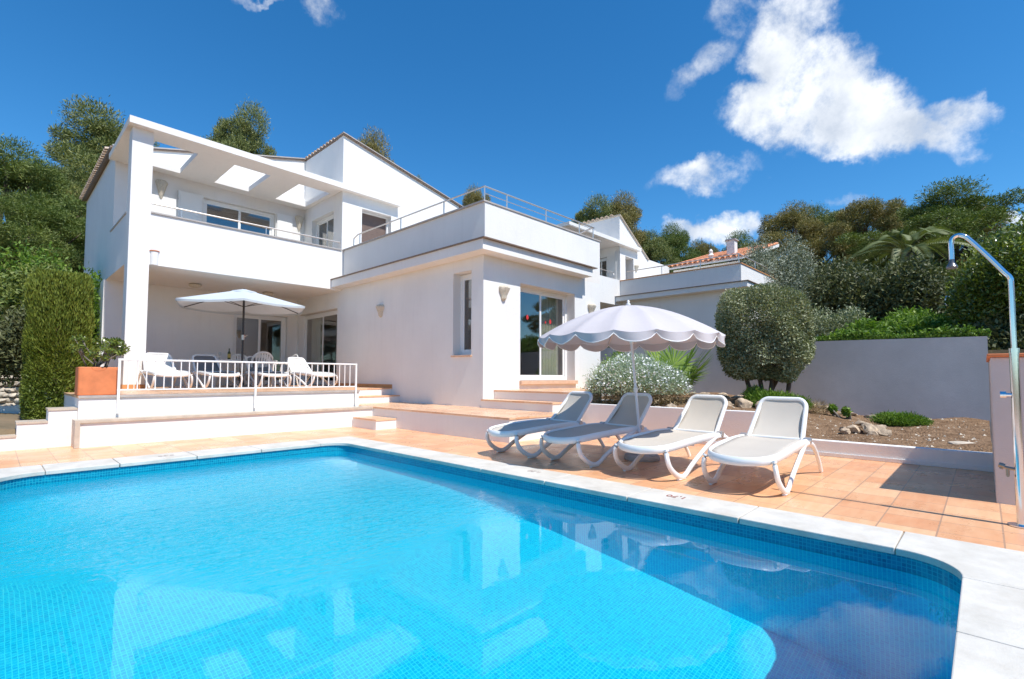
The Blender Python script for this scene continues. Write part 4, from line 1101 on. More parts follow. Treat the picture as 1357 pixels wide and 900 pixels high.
# --- planter
pn=empty('planter','square terracotta planter at the left end of the terrace edge','planter',loc=(1.15,10.08,.744))
mb=MB(); 
prof=round_rect(-.24,.24,-.2,.2,(.03,)*4,3)
mb.prism(prof,'z',0,.43); 
mb.build('pot',CLAY,pn,bevel=.01)
mb=MB(); mb.tube([(.09*cos(pi+pi*k/12),-.2005,.435+.06*sin(pi+pi*k/12)) for k in range(13)],.004,5); mb.build('rim_swag',CLAY,pn,smooth=True)
mb=MB(); mb.prism(round_rect(-.215,.215,-.175,.175,(.02,)*4,2),'z',.431,.436); mb.build('potting_soil',SOIL,pn)
# --- shower
def make_shower(name,label,cat,loc,rz=0,s=1.):
    r=empty(name,label,cat,loc=loc,rz=rz); r.scale=(s,)*3
    mb=MB(); mb.tube([(0,0,.004),(0,0,1.235)],.027,16); mb.lathe([(.03,.0),(.075,.0),(.075,.008),(.03,.014)],(0,0,0),24)
    mb.build('column',CHROME,r,smooth='auto')
    mb=MB(); path=smooth_path([(0,0,1.225),(0,0,1.5),(0,0,1.72),(0,.006,1.775),(0,.035,1.82),(0,.12,1.955),(0,.215,2.095),(0,.245,2.125),(0,.275,2.135),(0,.302,2.12),(0,.315,2.08),(0,.315,2.0),(0,.315,1.95)],5)
    mb.tube(path,.0165,12,up=(1,0,0)); mb.tube([(0,0,1.225),(0,0,1.26)],.029,16); mb.build('riser_pipe',CHROME,r,smooth='auto')
    mb=MB(); mb.lathe([(.034,0),(.036,.012),(.026,.03),(.018,.045),(.017,.07)],(0,.315,1.885),16); mb.build('shower_head',m_plain('grey_shower_head',(.16,.16,.17),.3,.05,5,metal=.6),r,smooth='auto')
    mb=MB(); mb.tube([(0,.02,.925),(0,.06,.925)],.012,10); mb.tube([(0,.05,.925),(0,.082,.925)],.024,14); mb.build('push_valve',CHROME,r,smooth='auto')
    mb=MB(); mb.tube(smooth_path([(0,.02,.395),(0,.055,.40),(0,.085,.405),(0,.095,.39)],3),.011,8); mb.tube([(0,.075,.41),(0,.105,.42)],.018,10); mb.tube([(0,.06,.395),(0,.06,.345)],.010,8); mb.tube([(-.02,.06,.345),(.02,.06,.345)],.008,8); mb.build('foot_tap',m_plain('aged_brass_tap',(.30,.27,.22),.35,.1,8,metal=.8),r,smooth='auto')
    return r
make_shower('outdoor_shower','chrome outdoor shower with a bent riser beside the white wall','shower',(5.065,-.16,0))
make_shower('outdoor_shower','small distant chrome shower rising above the long grey boundary wall','shower',(16.2,.33,.95),rz=0,s=.98)
# ------------------------------------------------------------------ vegetation
def quads_mesh(name, P, A, B, mat_, parent=None, fold=None):
    """leaf cards: centres P, half axes A (length) and B (width); rhombic leaves"""
    n=len(P); V=np.empty((n,4,3),np.float32)
    V[:,0]=P-A; V[:,1]=P+B; V[:,2]=P+A; V[:,3]=P-B
    me=bpy.data.meshes.new(name); me.vertices.add(4*n); me.vertices.foreach_set('co',V.ravel())
    me.loops.add(4*n); me.loops.foreach_set('vertex_index',np.arange(4*n,dtype=np.int32))
    me.polygons.add(n); me.polygons.foreach_set('loop_start',np.arange(0,4*n,4,dtype=np.int32)); me.polygons.foreach_set('loop_total',np.full(n,4,dtype=np.int32))
    me.update(calc_edges=True); me.materials.append(mat_)
    o=bpy.data.objects.new(name,me); COL.objects.link(o)
    if parent is not None: o.parent=parent
    return o
def unit(v): return v/(np.linalg.norm(v,axis=1,keepdims=True)+1e-9)
def rand_dirs(n): return unit(rng.normal(size=(n,3)))
def leaves_in(clumps, n, ln, wd, shell=.45, up=.0, out=.6, jit=.35):
    """clumps: list of (cx,cy,cz,rx,ry,rz); leaves near each clump's skin, pointing roughly outwards"""
    c=np.array(clumps,float); vol=(c[:,3]*c[:,4]*c[:,5])**(2/3); pr=vol/vol.sum()
    k=rng.choice(len(c),n,p=pr); d=rand_dirs(n); r=1-shell*rng.random(n)**1.6
    r*=1+rng.normal(0,jit*.25,n)
    P=c[k,:3]+d*c[k,3:6]*r[:,None]
    nd=unit(d*out+rand_dirs(n)*.8+np.array((0,0,up)))
    s=ln*(.6+.8*rng.random(n)); t=unit(np.cross(nd,rand_dirs(n)))
    return P, nd*s[:,None]/2, t*(wd*(.7+.6*rng.random(n)))[:,None]/2
BARK=m_plain('pine_bark',(.115,.082,.062),.9,.35,9,bs=.6); BARKG=m_plain('grey_bark',(.20,.17,.14),.9,.3,14,bs=.5)
PINE1=m_leaf('pine_needles',[(0.049,0.076,0.029),(0.124,0.156,0.048),(0.233,0.252,0.072),(0.382,0.341,0.109)],.12)
PINE2=m_leaf('pine_needles_warm',[(0.069,0.071,0.026),(0.185,0.156,0.053),(0.296,0.249,0.077),(0.469,0.356,0.120)],.12)
PINE3=m_leaf('pine_needles_fresh',[(0.034,0.063,0.018),(0.095,0.138,0.031),(0.171,0.212,0.044),(0.266,0.285,0.066)],.15)
OLIVE=m_leaf('olive_leaves',[(0.085,0.102,0.068),(0.187,0.212,0.145),(0.323,0.340,0.255),(0.476,0.493,0.374)],.1)
DARKL=m_leaf('dark_evergreen_leaves',[(0.028,0.036,0.016),(0.075,0.087,0.033),(0.147,0.158,0.062),(0.315,0.305,0.134)],.12)
GREENL=m_leaf('bright_green_leaves',[(0.036,0.080,0.013),(0.098,0.187,0.023),(0.196,0.303,0.046),(0.357,0.446,0.077)],.3)
LAUREL=m_leaf('glossy_laurel_leaves',[(0.025,0.052,0.010),(0.086,0.129,0.021),(0.207,0.259,0.044),(0.448,0.466,0.103)],.25,rough=.3,spec=.6)
THUJA=m_leaf('thuja_sprays',[(0.044,0.081,0.011),(0.111,0.153,0.020),(0.192,0.234,0.032),(0.280,0.306,0.050)],.2)
TOPI=m_leaf('silver_green_leaves',[(0.067,0.086,0.042),(0.173,0.202,0.106),(0.365,0.384,0.230),(0.653,0.653,0.461)],.15)
PALM=m_leaf('palm_leaflets',[(0.064,0.088,0.032),(0.144,0.176,0.056),(0.256,0.272,0.112)],.2)
FANP=m_leaf('fan_palm_leaf',[(0.068,0.135,0.022),(0.180,0.292,0.050),(0.338,0.450,0.090),(0.540,0.608,0.180)],.3)
SILV=m_leaf('silver_leaves',[(0.180,0.240,0.150),(0.360,0.435,0.300),(0.570,0.630,0.495)],.15)
DRY=m_leaf('dry_stems',[(0.180,0.128,0.068),(0.360,0.255,0.135),(0.495,0.390,0.225)],.1)
FLOW=m_plain('white_petals',(.82,.82,.80),.6,.04,20)
def trunk(mb,p,q,r0,r1,bend=.3,n=7):
    p=np.array(p,float); q=np.array(q,float); pts=[]; off=rng.normal(0,bend,3)*np.array((1,1,.3))
    for i in range(n): t=i/(n-1); pts.append(p+(q-p)*t+off*sin(pi*t)*t*.8)
    mb.tube(pts,[r0+(r1-r0)*i/(n-1) for i in range(n)],8)
def make_pine(seed,Ht,W,ncl,nlf,mt,label,base=.35,multi=False,flat=.55,ln=.15,wd=.026):
    """Aleppo pine: bent trunk, limbs, many separate flattened tufts of needles"""
    global rng; rng=np.random.default_rng(seed)
    r=empty('pine_tree',label,'pine tree','pine trees around the villas')
    cl=[]; mb=MB()
    top=np.array((rng.normal(0,.25),rng.normal(0,.25),Ht*.9)); trunk(mb,(0,0,0),top,.20*Ht/9,.05,.5,9)
    for i in range(ncl):
        t=base+(1-base)*((i+.5)/ncl)**.8; a=i*2.4+rng.normal(0,.3)
        prof=sin(pi*min(1,(t-base)/(1-base)*.75+.22))**.7
        rr=W*prof*(.45+.55*rng.random()); cz_=Ht*(t-.04+rng.normal(0,.02)); c=np.array((rr*cos(a),rr*sin(a),cz_))
        s=W*(.20+.13*rng.random())*(.75+.25*prof); 
        cl.append((*c,s,s*(.8+.3*rng.random()),s*flat*(.8+.4*rng.random())))
        for k_ in range(2):
            d=rand_dirs(1)[0]*s*np.array((.9,.9,.55)); cl.append((*(c+d),s*.55,s*.55,s*.42))
        st=top*max(.1,(t-.18)); trunk(mb,st,c,.06,.015,.2,5)
    cl.append((top[0],top[1],Ht*.97,W*.3,W*.3,W*.26))
    P,A,B=leaves_in(cl,nlf,ln,wd,shell=.55,up=.35,out=.8,jit=.45)
    mb.build('trunk',BARK,r,smooth=True)
    quads_mesh('crown',P,A,B,mt,r)
    r['_h']=Ht; r['_w']=W
    return r
pA=make_pine(3,10,3.0,36,120000,PINE1,'x',base=.30)
pB=make_pine(5,10,3.4,32,120000,PINE2,'x',base=.38)
pC=make_pine(8,10,3.2,42,130000,PINE3,'x',base=.26,flat=.5)
pD=make_pine(13,10,2.6,26,80000,PINE1,'x',base=.45)
used=set()
def place_tree(proto,px,top,dist,halfpx,baseH,label,rz=0,extra=None,half_real=None):
    o=proto if proto.name not in used else copy_tree(proto)
    used.add(proto.name)
    x,y,_=away(px,dist); Hh=elev(px,top,dist)-baseH; Wd=halfpx*dist/F
    wp=proto['_w']*1.0; hp=proto['_h']*1.055
    o.location=(x,y,baseH); o.rotation_euler=(0,0,rz); o.scale=(Wd/wp,Wd/wp,Hh/hp)
    o['label']=label
    return o
T=[ # proto, column, top row, distance, half width px, base, label
 (pC,20,188,30,78,.5,'tall green pine at the far left edge of the picture'),
 (pD,66,205,36,52,.5,'slimmer pine filling the gap between the two tallest left pines'),
 (pB,112,250,31,64,.5,'low brownish pine right against the villa left wall'),
 (pA,150,138,40,84,.5,'tallest pine at left, rising behind the canopy corner of the villa'),
 (pC,60,255,26,80,.5,'broad pine in front of the left group, with open lower branches'),
 (pA,305,131,44,62,.6,'pine crown showing above the balcony canopy slab'),
 (pB,484,172,46,64,.6,'pine crown just behind the roof peak of the villa'),
 (pD,558,228,50,22,.8,'small pine tip over the sloping roof edge'),
 (pB,630,246,52,40,.8,'pine tip behind the corner of the roof terrace railing'),
 (pA,782,262,50,60,1.,'rounded pine behind the end of the roof terrace railing'),
 (pB,822,257,54,58,1.,'brownish pine right behind the peak of the neighbour villa'),
 (pA,868,300,52,44,1.,'pine beside the neighbour roof slope, lower than its neighbours'),
 (pC,893,293,58,46,1.,'fresh green pine behind the neighbour roof slope'),
 (pB,932,318,60,40,1.,'low pine behind the neighbour orange tiled roof'),
 (pC,985,307,62,48,1.,'dark pine behind the chimney of the neighbour villa'),
 (pB,1050,270,44,60,1.5,'brownish pine left of the right hand group, behind the olive tree'),
 (pA,1098,264,46,58,1.5,'grey green pine in the middle of the right hand group'),
 (pB,1160,260,43,64,1.5,'bushy brown tinged pine above the dark clipped hedge trees'),
 (pC,1200,275,50,58,1.5,'pine partly hidden behind the date palm'),
 (pC,1262,244,38,86,1.5,'largest right hand pine with layered bright green crown'),
 (pA,1330,300,36,60,1.5,'dark pine behind the shower head at the right edge'),
 (pB,1302,268,41,52,1.5,'dense pine filling the gap left of the shower head'),
 (pD,1010,318,50,40,1.5,'small pine between the chimney and the olive tree')]
for i,(p,px,tp_,d,hw,b_,lb) in enumerate(T): place_tree(p,px,tp_,d,hw,b_,lb,rz=i*1.3)
def make_bush(name,label,cat,loc,clumps,n,ln,wd,mt,group=None,shell=.5,stems=0,out=.6,up=.2,jit=.5,barkm=None):
    r=empty(name,label,cat,group,loc=loc)
    P,A,B=leaves_in(clumps,n,ln,wd,shell,up,out,jit); k=P[:,2]>0.0; quads_mesh('foliage',P[k],A[k],B[k],mt,r)
    if stems:
        mb=MB()
        for i in range(stems):
            c=clumps[i%len(clumps)]; trunk(mb,(rng.normal(0,.08),rng.normal(0,.08),-.05),(c[0]*.8,c[1]*.8,c[2]),.035+.02*(c[5]),.01,.08,5)
        mb.build('stem',barkm or BARKG,r,smooth=True)
    return r
def blob(W,D,Hh,n,k=.42,z0=0.):
    out=[]
    for i in range(n):
        a=rng.random()*2*pi; q=sqrt(rng.random())*.72; z=z0+Hh*(.22+.55*rng.random())
        s=k*(.75+.5*rng.random()); out.append((W*q*cos(a),D*q*sin(a),z,W*s,D*s,Hh*s*.75))
    return out
# left side: mixed shrubs behind the clipped hedge
rng=np.random.default_rng(21)
for i,(px,top,d,hw,lb) in enumerate([(18,352,17.5,62,'dark green shrub at the left edge behind the clipped conifer block'),(75,345,18.5,62,'green shrub rising just above the clipped conifer block'),(118,372,20,40,'shrub between the conifer block and the villa left wall')]):
    x,y,_=away(px,d); W=hw*d/F; Hh=elev(px,top,d)-.4
    make_bush('garden_shrub',lb,'shrub',(x,y,.4),blob(W,W*.8,Hh,16,.40),26000,.13,.05,GREENL if i else PINE3,'shrubs left of the villa',stems=4)
x,y,_=away(8,14); make_bush('garden_shrub','low grey green shrub above the dry stone wall','shrub',(x,y,.75),blob(.9,.7,1.5,9,.45),12000,.10,.035,DARKL,'shrubs left of the villa')
# thuja block
rng=np.random.default_rng(31)
th=empty('conifer_hedge','tall clipped yellow green conifer block left of the terrace planter','hedge',loc=(.84,12.3,.30))
n=85000; u=rng.random((n,3))*2-1; ax=rng.integers(0,3,n); sg=np.where(rng.random(n)<.5,-1,1)
dep=rng.random(n)**2*.22
P=u.copy(); P[np.arange(n),ax]=sg*(1-dep)
# round the vertical edges and the top
q=np.abs(P[:,:2]); rr=np.power((q**5).sum(1),.2); P[:,:2]/=np.maximum(1,rr)[:,None]
tp2=np.clip((P[:,2]-.80)/.2,0,1); P[:,:2]*=(1-.16*tp2**2)[:,None]
bu=.035*np.sin(P[:,2]*9+P[:,0]*5)+.03*np.sin(P[:,0]*13+P[:,1]*7+P[:,2]*17); P[:,:2]*=(1+bu)[:,None]
P=P*np.array((.43,.40,1.30))+np.array((0,0,1.30)); P+=rng.normal(0,.012,(n,3))
d_=unit(np.array((0,0,1.))+unit(P-np.array((0,0,1.3)))*.7+rand_dirs(n)*.55)
t_=unit(np.cross(d_,rand_dirs(n)))
quads_mesh('foliage',P,d_*(.024+.026*rng.random(n))[:,None],t_*(.006+.006*rng.random(n))[:,None],THUJA,th)
mb=MB(); trunk(mb,(0,0,-.2),(0,0,1.9),.07,.03,.02,5); trunk(mb,(.2,.0,-.2),(.22,0,1.7),.05,.02,.02,5); mb.build('stem',BARK,th,smooth=True)
# dry stone wall and white kerb far left
dw=empty('dry_stone_wall','dry stone wall of pale boulders left of the clipped conifer block','stone wall')
ROCK=m_plain('honey_limestone_rock',(.47,.36,.25),.9,.5,12,bs=1.); ROCK2=m_plain('pale_field_stone',(.55,.47,.37),.9,.25,6,bs=.7)
def rock(mb,c,r,seed,sub=2):
    bm=bmesh.new(); bmesh.ops.create_icosphere(bm,subdivisions=sub,radius=1)
    rs=np.random.default_rng(seed); pl_=[(unit(rs.normal(size=(1,3)))[0],.52+.3*rs.random()) for _ in range(14)]
    vs=[]
    for v in bm.verts:
        p=np.array(v.co)
        for nrm,dd in pl_:
            k=p@nrm
            if k>dd: p=p-nrm*(k-dd)*.92
        p=p*np.array(r)*(1+rs.normal(0,.05)); vs.append(tuple(p+np.array(c)))
    mb.add(vs,[tuple(v.index for v in f.verts) for f in bm.faces]); bm.free()
x0,y0,_=away(-60,16.5); x1,y1,_=away(44,15.5)
mb=MB(); s=0
for row in range(6):
    m=19
    for i in range(m):
        t=(i+.5*(row%2)+rng.normal(0,.08))/m; s+=1
        rock(mb,(x0+(x1-x0)*t+rng.normal(0,.02),y0+(y1-y0)*t+rng.normal(0,.03),.36+row*.125),(.13+.04*rng.random(),.12,.072+.02*rng.random()),s,2)
mb.build('stones',ROCK2,dw,smooth='auto')
x0,y0,_=away(-80,14.5); x1,y1,_=away(42,14.3)
mb=MB(); mb.bar((x0,y0,.31),(x1,y1,.31),.25,.22); kb=mb.build('garden_kerb',PLASTER,None); tag(kb,'white rendered kerb in front of the dry stone wall','kerb')
# right side
rng=np.random.default_rng(41)
def bush_at(name,lb,cat,px,top,d,hw,base,mt,n,ln,wd,ncl=16,k=.40,group=None,stems=5,depth=.9,**kw):
    x,y,_=away(px,d); W=hw*d/F; Hh=elev(px,top,d)-base
    return make_bush(name,lb,cat,(x,y,base),blob(W,W*depth,Hh,ncl,k),n,ln,wd,mt,group,stems=stems,**kw)
bush_at('olive_tree','silvery olive tree right of the neighbour villa, behind the round clipped tree','olive tree',1038,314,24,54,1.5,OLIVE,42000,.15,.035,ncl=22,k=.36)
bush_at('evergreen_tree','dark evergreen tree with pale new tips, left one above the boundary wall','tree',1122,356,21,58,1.5,DARKL,42000,.14,.055,ncl=20,group='dark evergreens behind the boundary wall')
bush_at('evergreen_tree','dark evergreen tree with pale new tips, middle one above the boundary wall','tree',1190,362,20,60,1.5,DARKL,42000,.14,.055,ncl=20,group='dark evergreens behind the boundary wall')
bush_at('evergreen_tree','dark evergreen tree with pale new tips, beside the small distant shower','tree',1250,374,21,50,1.5,DARKL,34000,.14,.055,ncl=18,group='dark evergreens behind the boundary wall')
bush_at('clipped_shrub','round clipped shrub standing on the ground above the boundary wall','shrub',1103,419,17,33,1.45,TOPI,22000,.07,.035,ncl=10,k=.55,stems=0)
for i,(px,top,d,hw,lb) in enumerate([(1180,424,15.5,40,'low bright green shrub above the middle of the boundary wall'),(1235,414,16,52,'bright green shrub in front of the small distant shower'),(1290,424,15.5,40,'bright green shrub at the right end of the boundary wall'),(1140,438,15,30,'low green shrub just right of the round clipped shrub')]):
    bush_at('low_shrub',lb,'shrub',px,top,d,hw,1.4,GREENL,16000,.12,.04,ncl=12,k=.42,group='low green shrubs above the boundary wall',stems=0)
bush_at('laurel_bush','big glossy leaved bush at the right edge behind the white shower wall','bush',1378,285,15.5,84,.3,LAUREL,110000,.10,.040,ncl=44,k=.26,depth=.8,stems=8,jit=.8)
bush_at('shade_shrub','dark shrub under the big pine, right of the boundary wall end','shrub',1335,400,14,42,.4,DARKL,22000,.12,.05,ncl=14,k=.42)
bush_at('yellow_shrub','yellow green shrub behind the white flowering bush by the villa corner','shrub',818,462,13.2,30,.45,GREENL,16000,.09,.035,ncl=12,k=.45,stems=3)
# ivy along the top of the boundary wall: one mass
n=26000; yy=-.1+14*rng.random(n)**.9; P=np.stack([12.60+np.abs(rng.normal(0,.13,n)),yy,1.80+.012*yy+.03+np.abs(rng.normal(0,.055,n))*(1+.5*np.sin(yy*4))],1)
A=rand_dirs(n)*(.02+.02*rng.random(n))[:,None]; B=unit(np.cross(A,rand_dirs(n)))*(.016+.012*rng.random(n))[:,None]
iv=quads_mesh('wall_ivy',P,A,B,GREENL); tag(iv,'bright creeping greenery along the top of the boundary wall','ground cover',kind='stuff')
# clipped drum tree
rng=np.random.default_rng(51)
tx,ty,_=away(1012,11.4); tz0=soil_z(tx,ty)
tt=empty('topiary_tree','dense clipped round topped tree on several thin trunks behind the loungers','clipped tree',loc=(tx,ty,tz0))
n=64000; d=rand_dirs(n); e=5.; q=np.power((d[:,0]**2+d[:,1]**2)**(e/2)+np.abs(d[:,2])**e,-1/e); 
r=1-.30*rng.random(n)**1.7; lump=1+.035*np.sin(d[:,0]*7+d[:,2]*6)+.03*np.sin(d[:,1]*9-d[:,2]*5+1)
P=d*(q*r*lump)[:,None]*np.array((.87,.87,.92)); P[:,2]+=1.36
low=P[:,2]<.85; P[low,:2]*=.95; P+=rng.normal(0,.015,(n,3))
k=~((P[:,2]<.75)&(np.sin(P[:,0]*5+1)*np.sin(P[:,1]*6)>.25)); P=P[k]; n=len(P)
d_=unit(unit(P-np.array((0,0,1.6)))+rand_dirs(n)*.9+np.array((0,0,.3))); t_=unit(np.cross(d_,rand_dirs(n)))
quads_mesh('crown',P,d_*(.018+.018*rng.random(n))[:,None],t_*(.009+.008*rng.random(n))[:,None],TOPI,tt)
for (a,b,c,d2) in ((-.10,.16,-.45,.55),(0,.02,.02,.1),(-.02,.0,.35,-.55),(.02,-.08,-.1,-.3),(.25,-.35,.3,-.45)):
    mb=MB(); trunk(mb,(a,b,-.05),(c,d2,1.3),.05,.03,.10,7); mb.build('trunk',BARK,tt,smooth=True)
# white flowering shrub
rng=np.random.default_rng(61)
wf=empty('flowering_bush','mounded silver bush covered in small white flowers beside the parasol pole','flowering bush',loc=(8.75,4.98,.40))
cl=[(0,0,.5,.82,.74,.50),(-.28,.36,.42,.5,.46,.42),(.24,-.44,.40,.55,.46,.42),(.1,.15,.70,.56,.5,.36),(-.25,-.25,.45,.5,.5,.4)]
P,A,B=leaves_in(cl,42000,.07,.014,.35,.3,.9,.6); k=P[:,2]>.32; quads_mesh('foliage',P[k],A[k],B[k],SILV,wf)
P,A,B=leaves_in([(c[0],c[1],c[2]-.1,c[3]*1.0,c[4]*1.0,c[5]) for c in cl],16000,.08,.012,.4,.1,.9,.5); k=(P[:,2]<.5)&(P[:,2]>0); quads_mesh('dry_foliage',P[k],A[k],B[k],DRY,wf)
P,A,B=leaves_in(cl,3600,.05,.045,.05,.3,.9,.25); k=P[:,2]>.36; quads_mesh('flowers',P[k]*1.03,unit(rand_dirs(k.sum()))*.021,unit(rand_dirs(k.sum()))*.021,FLOW,wf)
# fan palm
rng=np.random.default_rng(71)
fp=empty('fan_palm','spiky green fan palm between the flowering bush and the clipped tree','fan palm',loc=(*away(890,10.6)[:2],.66))
stm=MB()
for i in range(15):
    a=rng.random()*2*pi; tilt=.25+.75*rng.random(); Lp=.50+.35*rng.random()
    if i<5: a=radians(-70+i*28)+rng.normal(0,.1); tilt=.75+.15*rng.random(); Lp=.55
    h=np.array((cos(a)*sin(tilt),sin(a)*sin(tilt),cos(tilt)))*Lp
    stm.tube([(0,0,0),tuple(h*.5+np.array((0,0,.05))),tuple(h)],.010,5)
    fw=unit(np.array([h]))[0]; side=unit(np.cross([fw],[(0,0,1)]))[0]; nn=np.cross(side,fw)
    m=30; P=[];A=[];B=[]
    for j in range(m):
        b=(j/(m-1)-.5)*radians(250); dirn=fw*cos(b)+side*sin(b)+nn*.10*rng.normal()*.5; dirn/=np.linalg.norm(dirn); ll=.62*(.8+.2*cos(b))*(.9+.2*rng.random())
        P.append(h+dirn*ll/2); A.append(dirn*ll/2); B.append(unit(np.cross([dirn],[nn]))[0]*.019+nn*.004)
    quads_mesh('fan_leaf',np.array(P),np.array(A),np.array(B),FANP,fp)
stm.build('stalks',FANP,fp)
# date palm behind the hedge trees
dp=empty('date_palm','date palm with arching feather fronds behind the dark evergreens','palm'); x,y,_=away(1207,27); dp.location=(x,y,1.5)
hc=elev(1207,335,27)-1.5
mb=MB(); trunk(mb,(0,0,-.1),(0,0,hc),.22,.2,.05,6); mb.build('trunk',BARK,dp,smooth=True)
for i in range(26):
    a=i*2.4; el=radians(78-62*((i%9)/9)-rng.random()*10); Lf=2.3+.5*rng.random(); P=[];A=[];B=[]; pts=[]
    for s_ in range(36):
        t=s_/35; x=Lf*t*cos(el)*(1+.15*t); z=Lf*t*sin(el)-1.35*t*t*Lf*.5; pts.append(np.array((x*cos(a),x*sin(a),hc+z)))
    for s_ in range(3,36):
        d=pts[s_]-pts[s_-1]; d/=np.linalg.norm(d); sd=np.cross(d,(0,0,1)); sd/=np.linalg.norm(sd)+1e-9
        for sg_ in (-1,1):
            v=d*.55+sd*sg_*.75+np.array((0,0,.28)); v/=np.linalg.norm(v); ll=.42*(1-.6*abs(s_/35-.4)); P.append(pts[s_]+v*ll/2); A.append(v*ll/2); B.append(np.cross(v,sd)*.022+d*.012)
    quads_mesh('frond',np.array(P),np.array(A),np.array(B),PALM,dp)
# planter plant
rng=np.random.default_rng(81)
ep=empty('potted_shrub','sparse leafy shrub with bare grey stems growing in the terracotta planter','potted plant',loc=(1.15,10.08,1.18))
mb=MB(); tips=[]
for i in range(16):
    a=rng.random()*2*pi; rr=.16+.24*rng.random(); q=(rr*cos(a)*1.05,rr*sin(a)*.8,.22+.24*rng.random()*(1-.3*rr)); trunk(mb,(rng.normal(0,.06),rng.normal(0,.05),0),q,.012,.007,.03,5); tips.append((*q,.075,.075,.055))
    for k_ in range(2):
        q2=np.array(q)+rng.normal(0,.06,3); trunk(mb,np.array(q)*.7,q2,.008,.005,.01,4); tips.append((*q2,.06,.06,.045))
mb.build('stem',BARKG,ep,smooth=True)
P,A,B=leaves_in(tips,1800,.055,.022,.6,.4,.8,.6); quads_mesh('foliage',P,A,B,LAUREL,ep)
# rocks and small plants of the bed
def rocks(name,label,loc,lst,mt=ROCK):
    r=empty(name,label,'rocks',loc=loc); mb=MB()
    for i,(c,s_) in enumerate(lst): rock(mb,c,s_,int(loc[0]*1000)+i,3)
    mb.build('stones',mt,r,smooth='auto'); return r
def on_soil(px,py):
    z=.3
    for _ in range(6):
        d=(px-CX)*R2-(py-CY)*U2+F*fwd; t=(z-H)/d[2]; x,y=d[0]*t,d[1]*t; z=soil_z(x,y)
    return x,y,z
x,y,z=on_soil(1152,574)
rocks('rock_pile','pile of rough honey coloured rocks beside the low juniper',(x,y,z),[((0,0,.05),(.16,.12,.11)),((.05,.2,.05),(.15,.13,.10)),((-.02,-.18,.04),(.12,.12,.09)),((.12,.05,.12),(.12,.1,.07)),((-.1,.28,.03),(.08,.08,.06)),((.16,-.1,.08),(.10,.12,.08)),((-.14,-.05,.02),(.07,.09,.06)),((.1,.33,.03),(.1,.1,.08)),((.2,.15,.14),(.09,.09,.05))])
x,y=9.9,3.35; z=soil_z(x,y)
rocks('rock_pile','reddish rocks at the foot of the clipped tree',(x,y,z),[((0,0,.06),(.18,.18,.14)),((.1,-.35,.03),(.16,.16,.11)),((-.2,.25,.03),(.12,.14,.1))])
x,y,z=on_soil(880,533)
rocks('rock_pile','small pale rocks under the flowering bush',(8.15,3.95,soil_z(8.15,3.95)),[((0,0,.05),(.12,.14,.1)),((.1,-.28,.04),(.1,.1,.08)),((.0,.25,.03),(.1,.12,.08))])
x,y,z=on_soil(1275,588)
rocks('flat_stone','flat pale stone lying half buried near the shower wall',(x,y,z),[((0,0,.0),(.14,.20,.03))],ROCK2)
mb=MB()
for i in range(17):
    y=.9+i*.36+rng.normal(0,.05); rock(mb,(11.9+rng.normal(0,.08),y,soil_z(11.9,y)+.02),(.10,.22,.055+.03*rng.random()),900+i,2)
rw=mb.build('stone_edging',ROCK,None,smooth='auto'); tag(rw,'row of rough stones along the foot of the boundary wall','stone edging')
x,y,z=on_soil(1190,566)
make_bush('juniper','low bright green juniper spreading beside the rock pile','juniper',(x+.15,y,z),[(0,0,.09,.30,.36,.13),(.05,.16,.08,.22,.2,.10),(.05,-.2,.07,.22,.22,.09),(-.12,0,.06,.2,.25,.09)],11000,.05,.012,GREENL,out=.9,up=.5)
x,y=10.35,2.95; z=soil_z(x,y)
make_bush('juniper','small bright juniper at the right foot of the clipped tree','juniper',(x,y,z),[(0,0,.12,.40,.45,.20),(.1,-.3,.10,.3,.3,.16),(0,.3,.15,.25,.25,.25)],12000,.07,.016,GREENL,out=.9,up=.5)
x,y,z=on_soil(942,533)
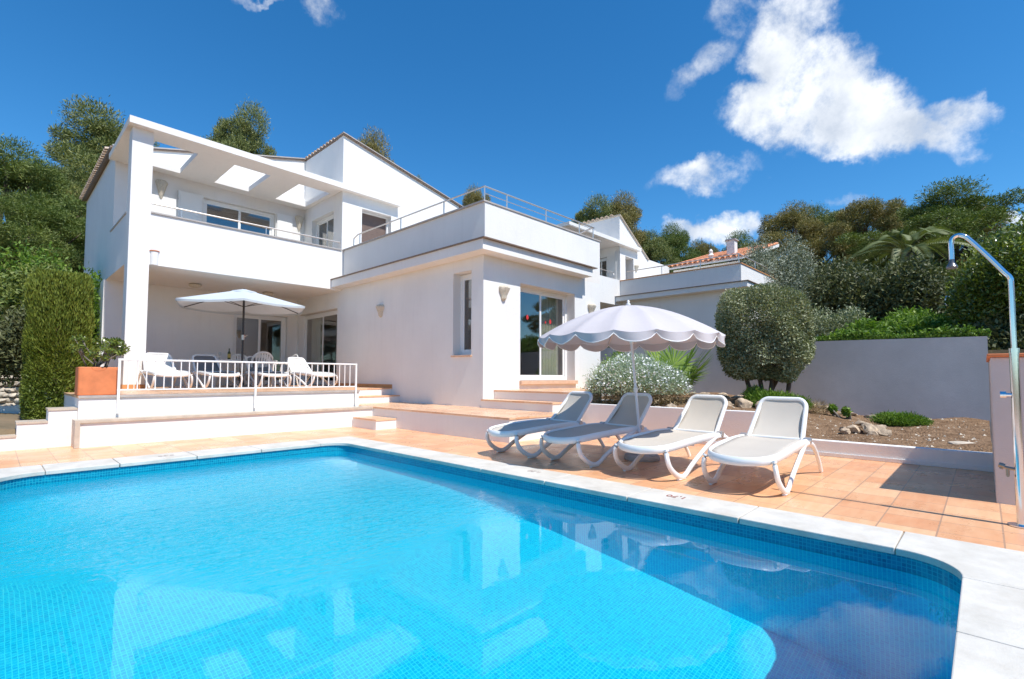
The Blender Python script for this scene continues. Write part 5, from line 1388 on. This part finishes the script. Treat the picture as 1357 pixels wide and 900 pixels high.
for i,(px,py,lb) in enumerate([(1103,534,'left one of two tiny sprouts near the boundary wall foot'),(1121,533,'right one of two tiny sprouts near the boundary wall foot')]):
    x,y,z=on_soil(px,py); x,y=11.2,11.2*y/x; z=soil_z(x,y)
    make_bush('seedling',lb,'seedling',(x,y,z),[(0,0,.13,.07,.07,.09)],220,.07,.04,GREENL,'two seedlings by the boundary wall',stems=2)
x,y=11.2,2.35
make_bush('dry_twig_plant','tuft of dry twigs right of the two seedlings','dry plant',(x,y,soil_z(x,y)),[(0,0,.12,.16,.18,.13)],260,.16,.008,DRY,out=.9,up=.5)
# scattered gravel and litter on the bed: uncountable
rng=np.random.default_rng(91); mb=MB()
for i in range(520):
    x=7.95+4.4*rng.random()**1.2; y=-.0+6*rng.random(); s_=.008+.022*rng.random()**2; z=soil_z(x,y)
    t=rng.random()*6; vs=[(x+s_*cos(t+k*2.1)*1.2,y+s_*sin(t+k*2.1),z+.002) for k in range(3)]+[(x,y,z+s_*.9)]
    mb.add(vs,[(0,1,2),(0,3,1),(1,3,2),(2,3,0)])
gr=mb.build('gravel',ROCK2,None); gr['kind']='stuff'; tag(gr,'loose stones scattered over the dry soil','gravel')

# ------------------------------------------------------------------ behind the camera: what the windows and the water mirror
rng=np.random.default_rng(101)
op=empty('opposite_house','white house with an orange tiled roof across the garden, mirrored in the windows','house')
mb=MB(); mb.box(14,26,-34,-26,-.1,5.2); mb.build('wall',PLASTER_N,op)
mb=MB(); mb.prism([(-34.6,5.2),(-25.4,5.2),(-30,7.6)],'x',13.5,26.5); mb.build('roof',CLAY,op)
hd=make_bush('garden_hedge','long green hedge across the garden behind the photographer','hedge',(8,-19,-.1),[(i*1.6-12,rng.normal(0,.3),.9,1.3,.8,1.0) for i in range(18)],50000,.16,.06,DARKL)
for i,(x,y,sc_,p) in enumerate([(2,-30,1.,pA),(9,-36,1.1,pB),(30,-24,1.,pC),(-12,-26,1.1,pB),(38,-14,1.,pA)]):
    o=copy_tree(p); o.location=(x,y,-.1); o.scale=(1.1*sc_,1.1*sc_,.95*sc_); o.rotation_euler=(0,0,i*2.); o['label']=['pine across the garden straight behind the photographer','pine left of the opposite house roof','pine right of the opposite house','pine far to the left behind the photographer','pine at the far right beyond the shower wall'][i]
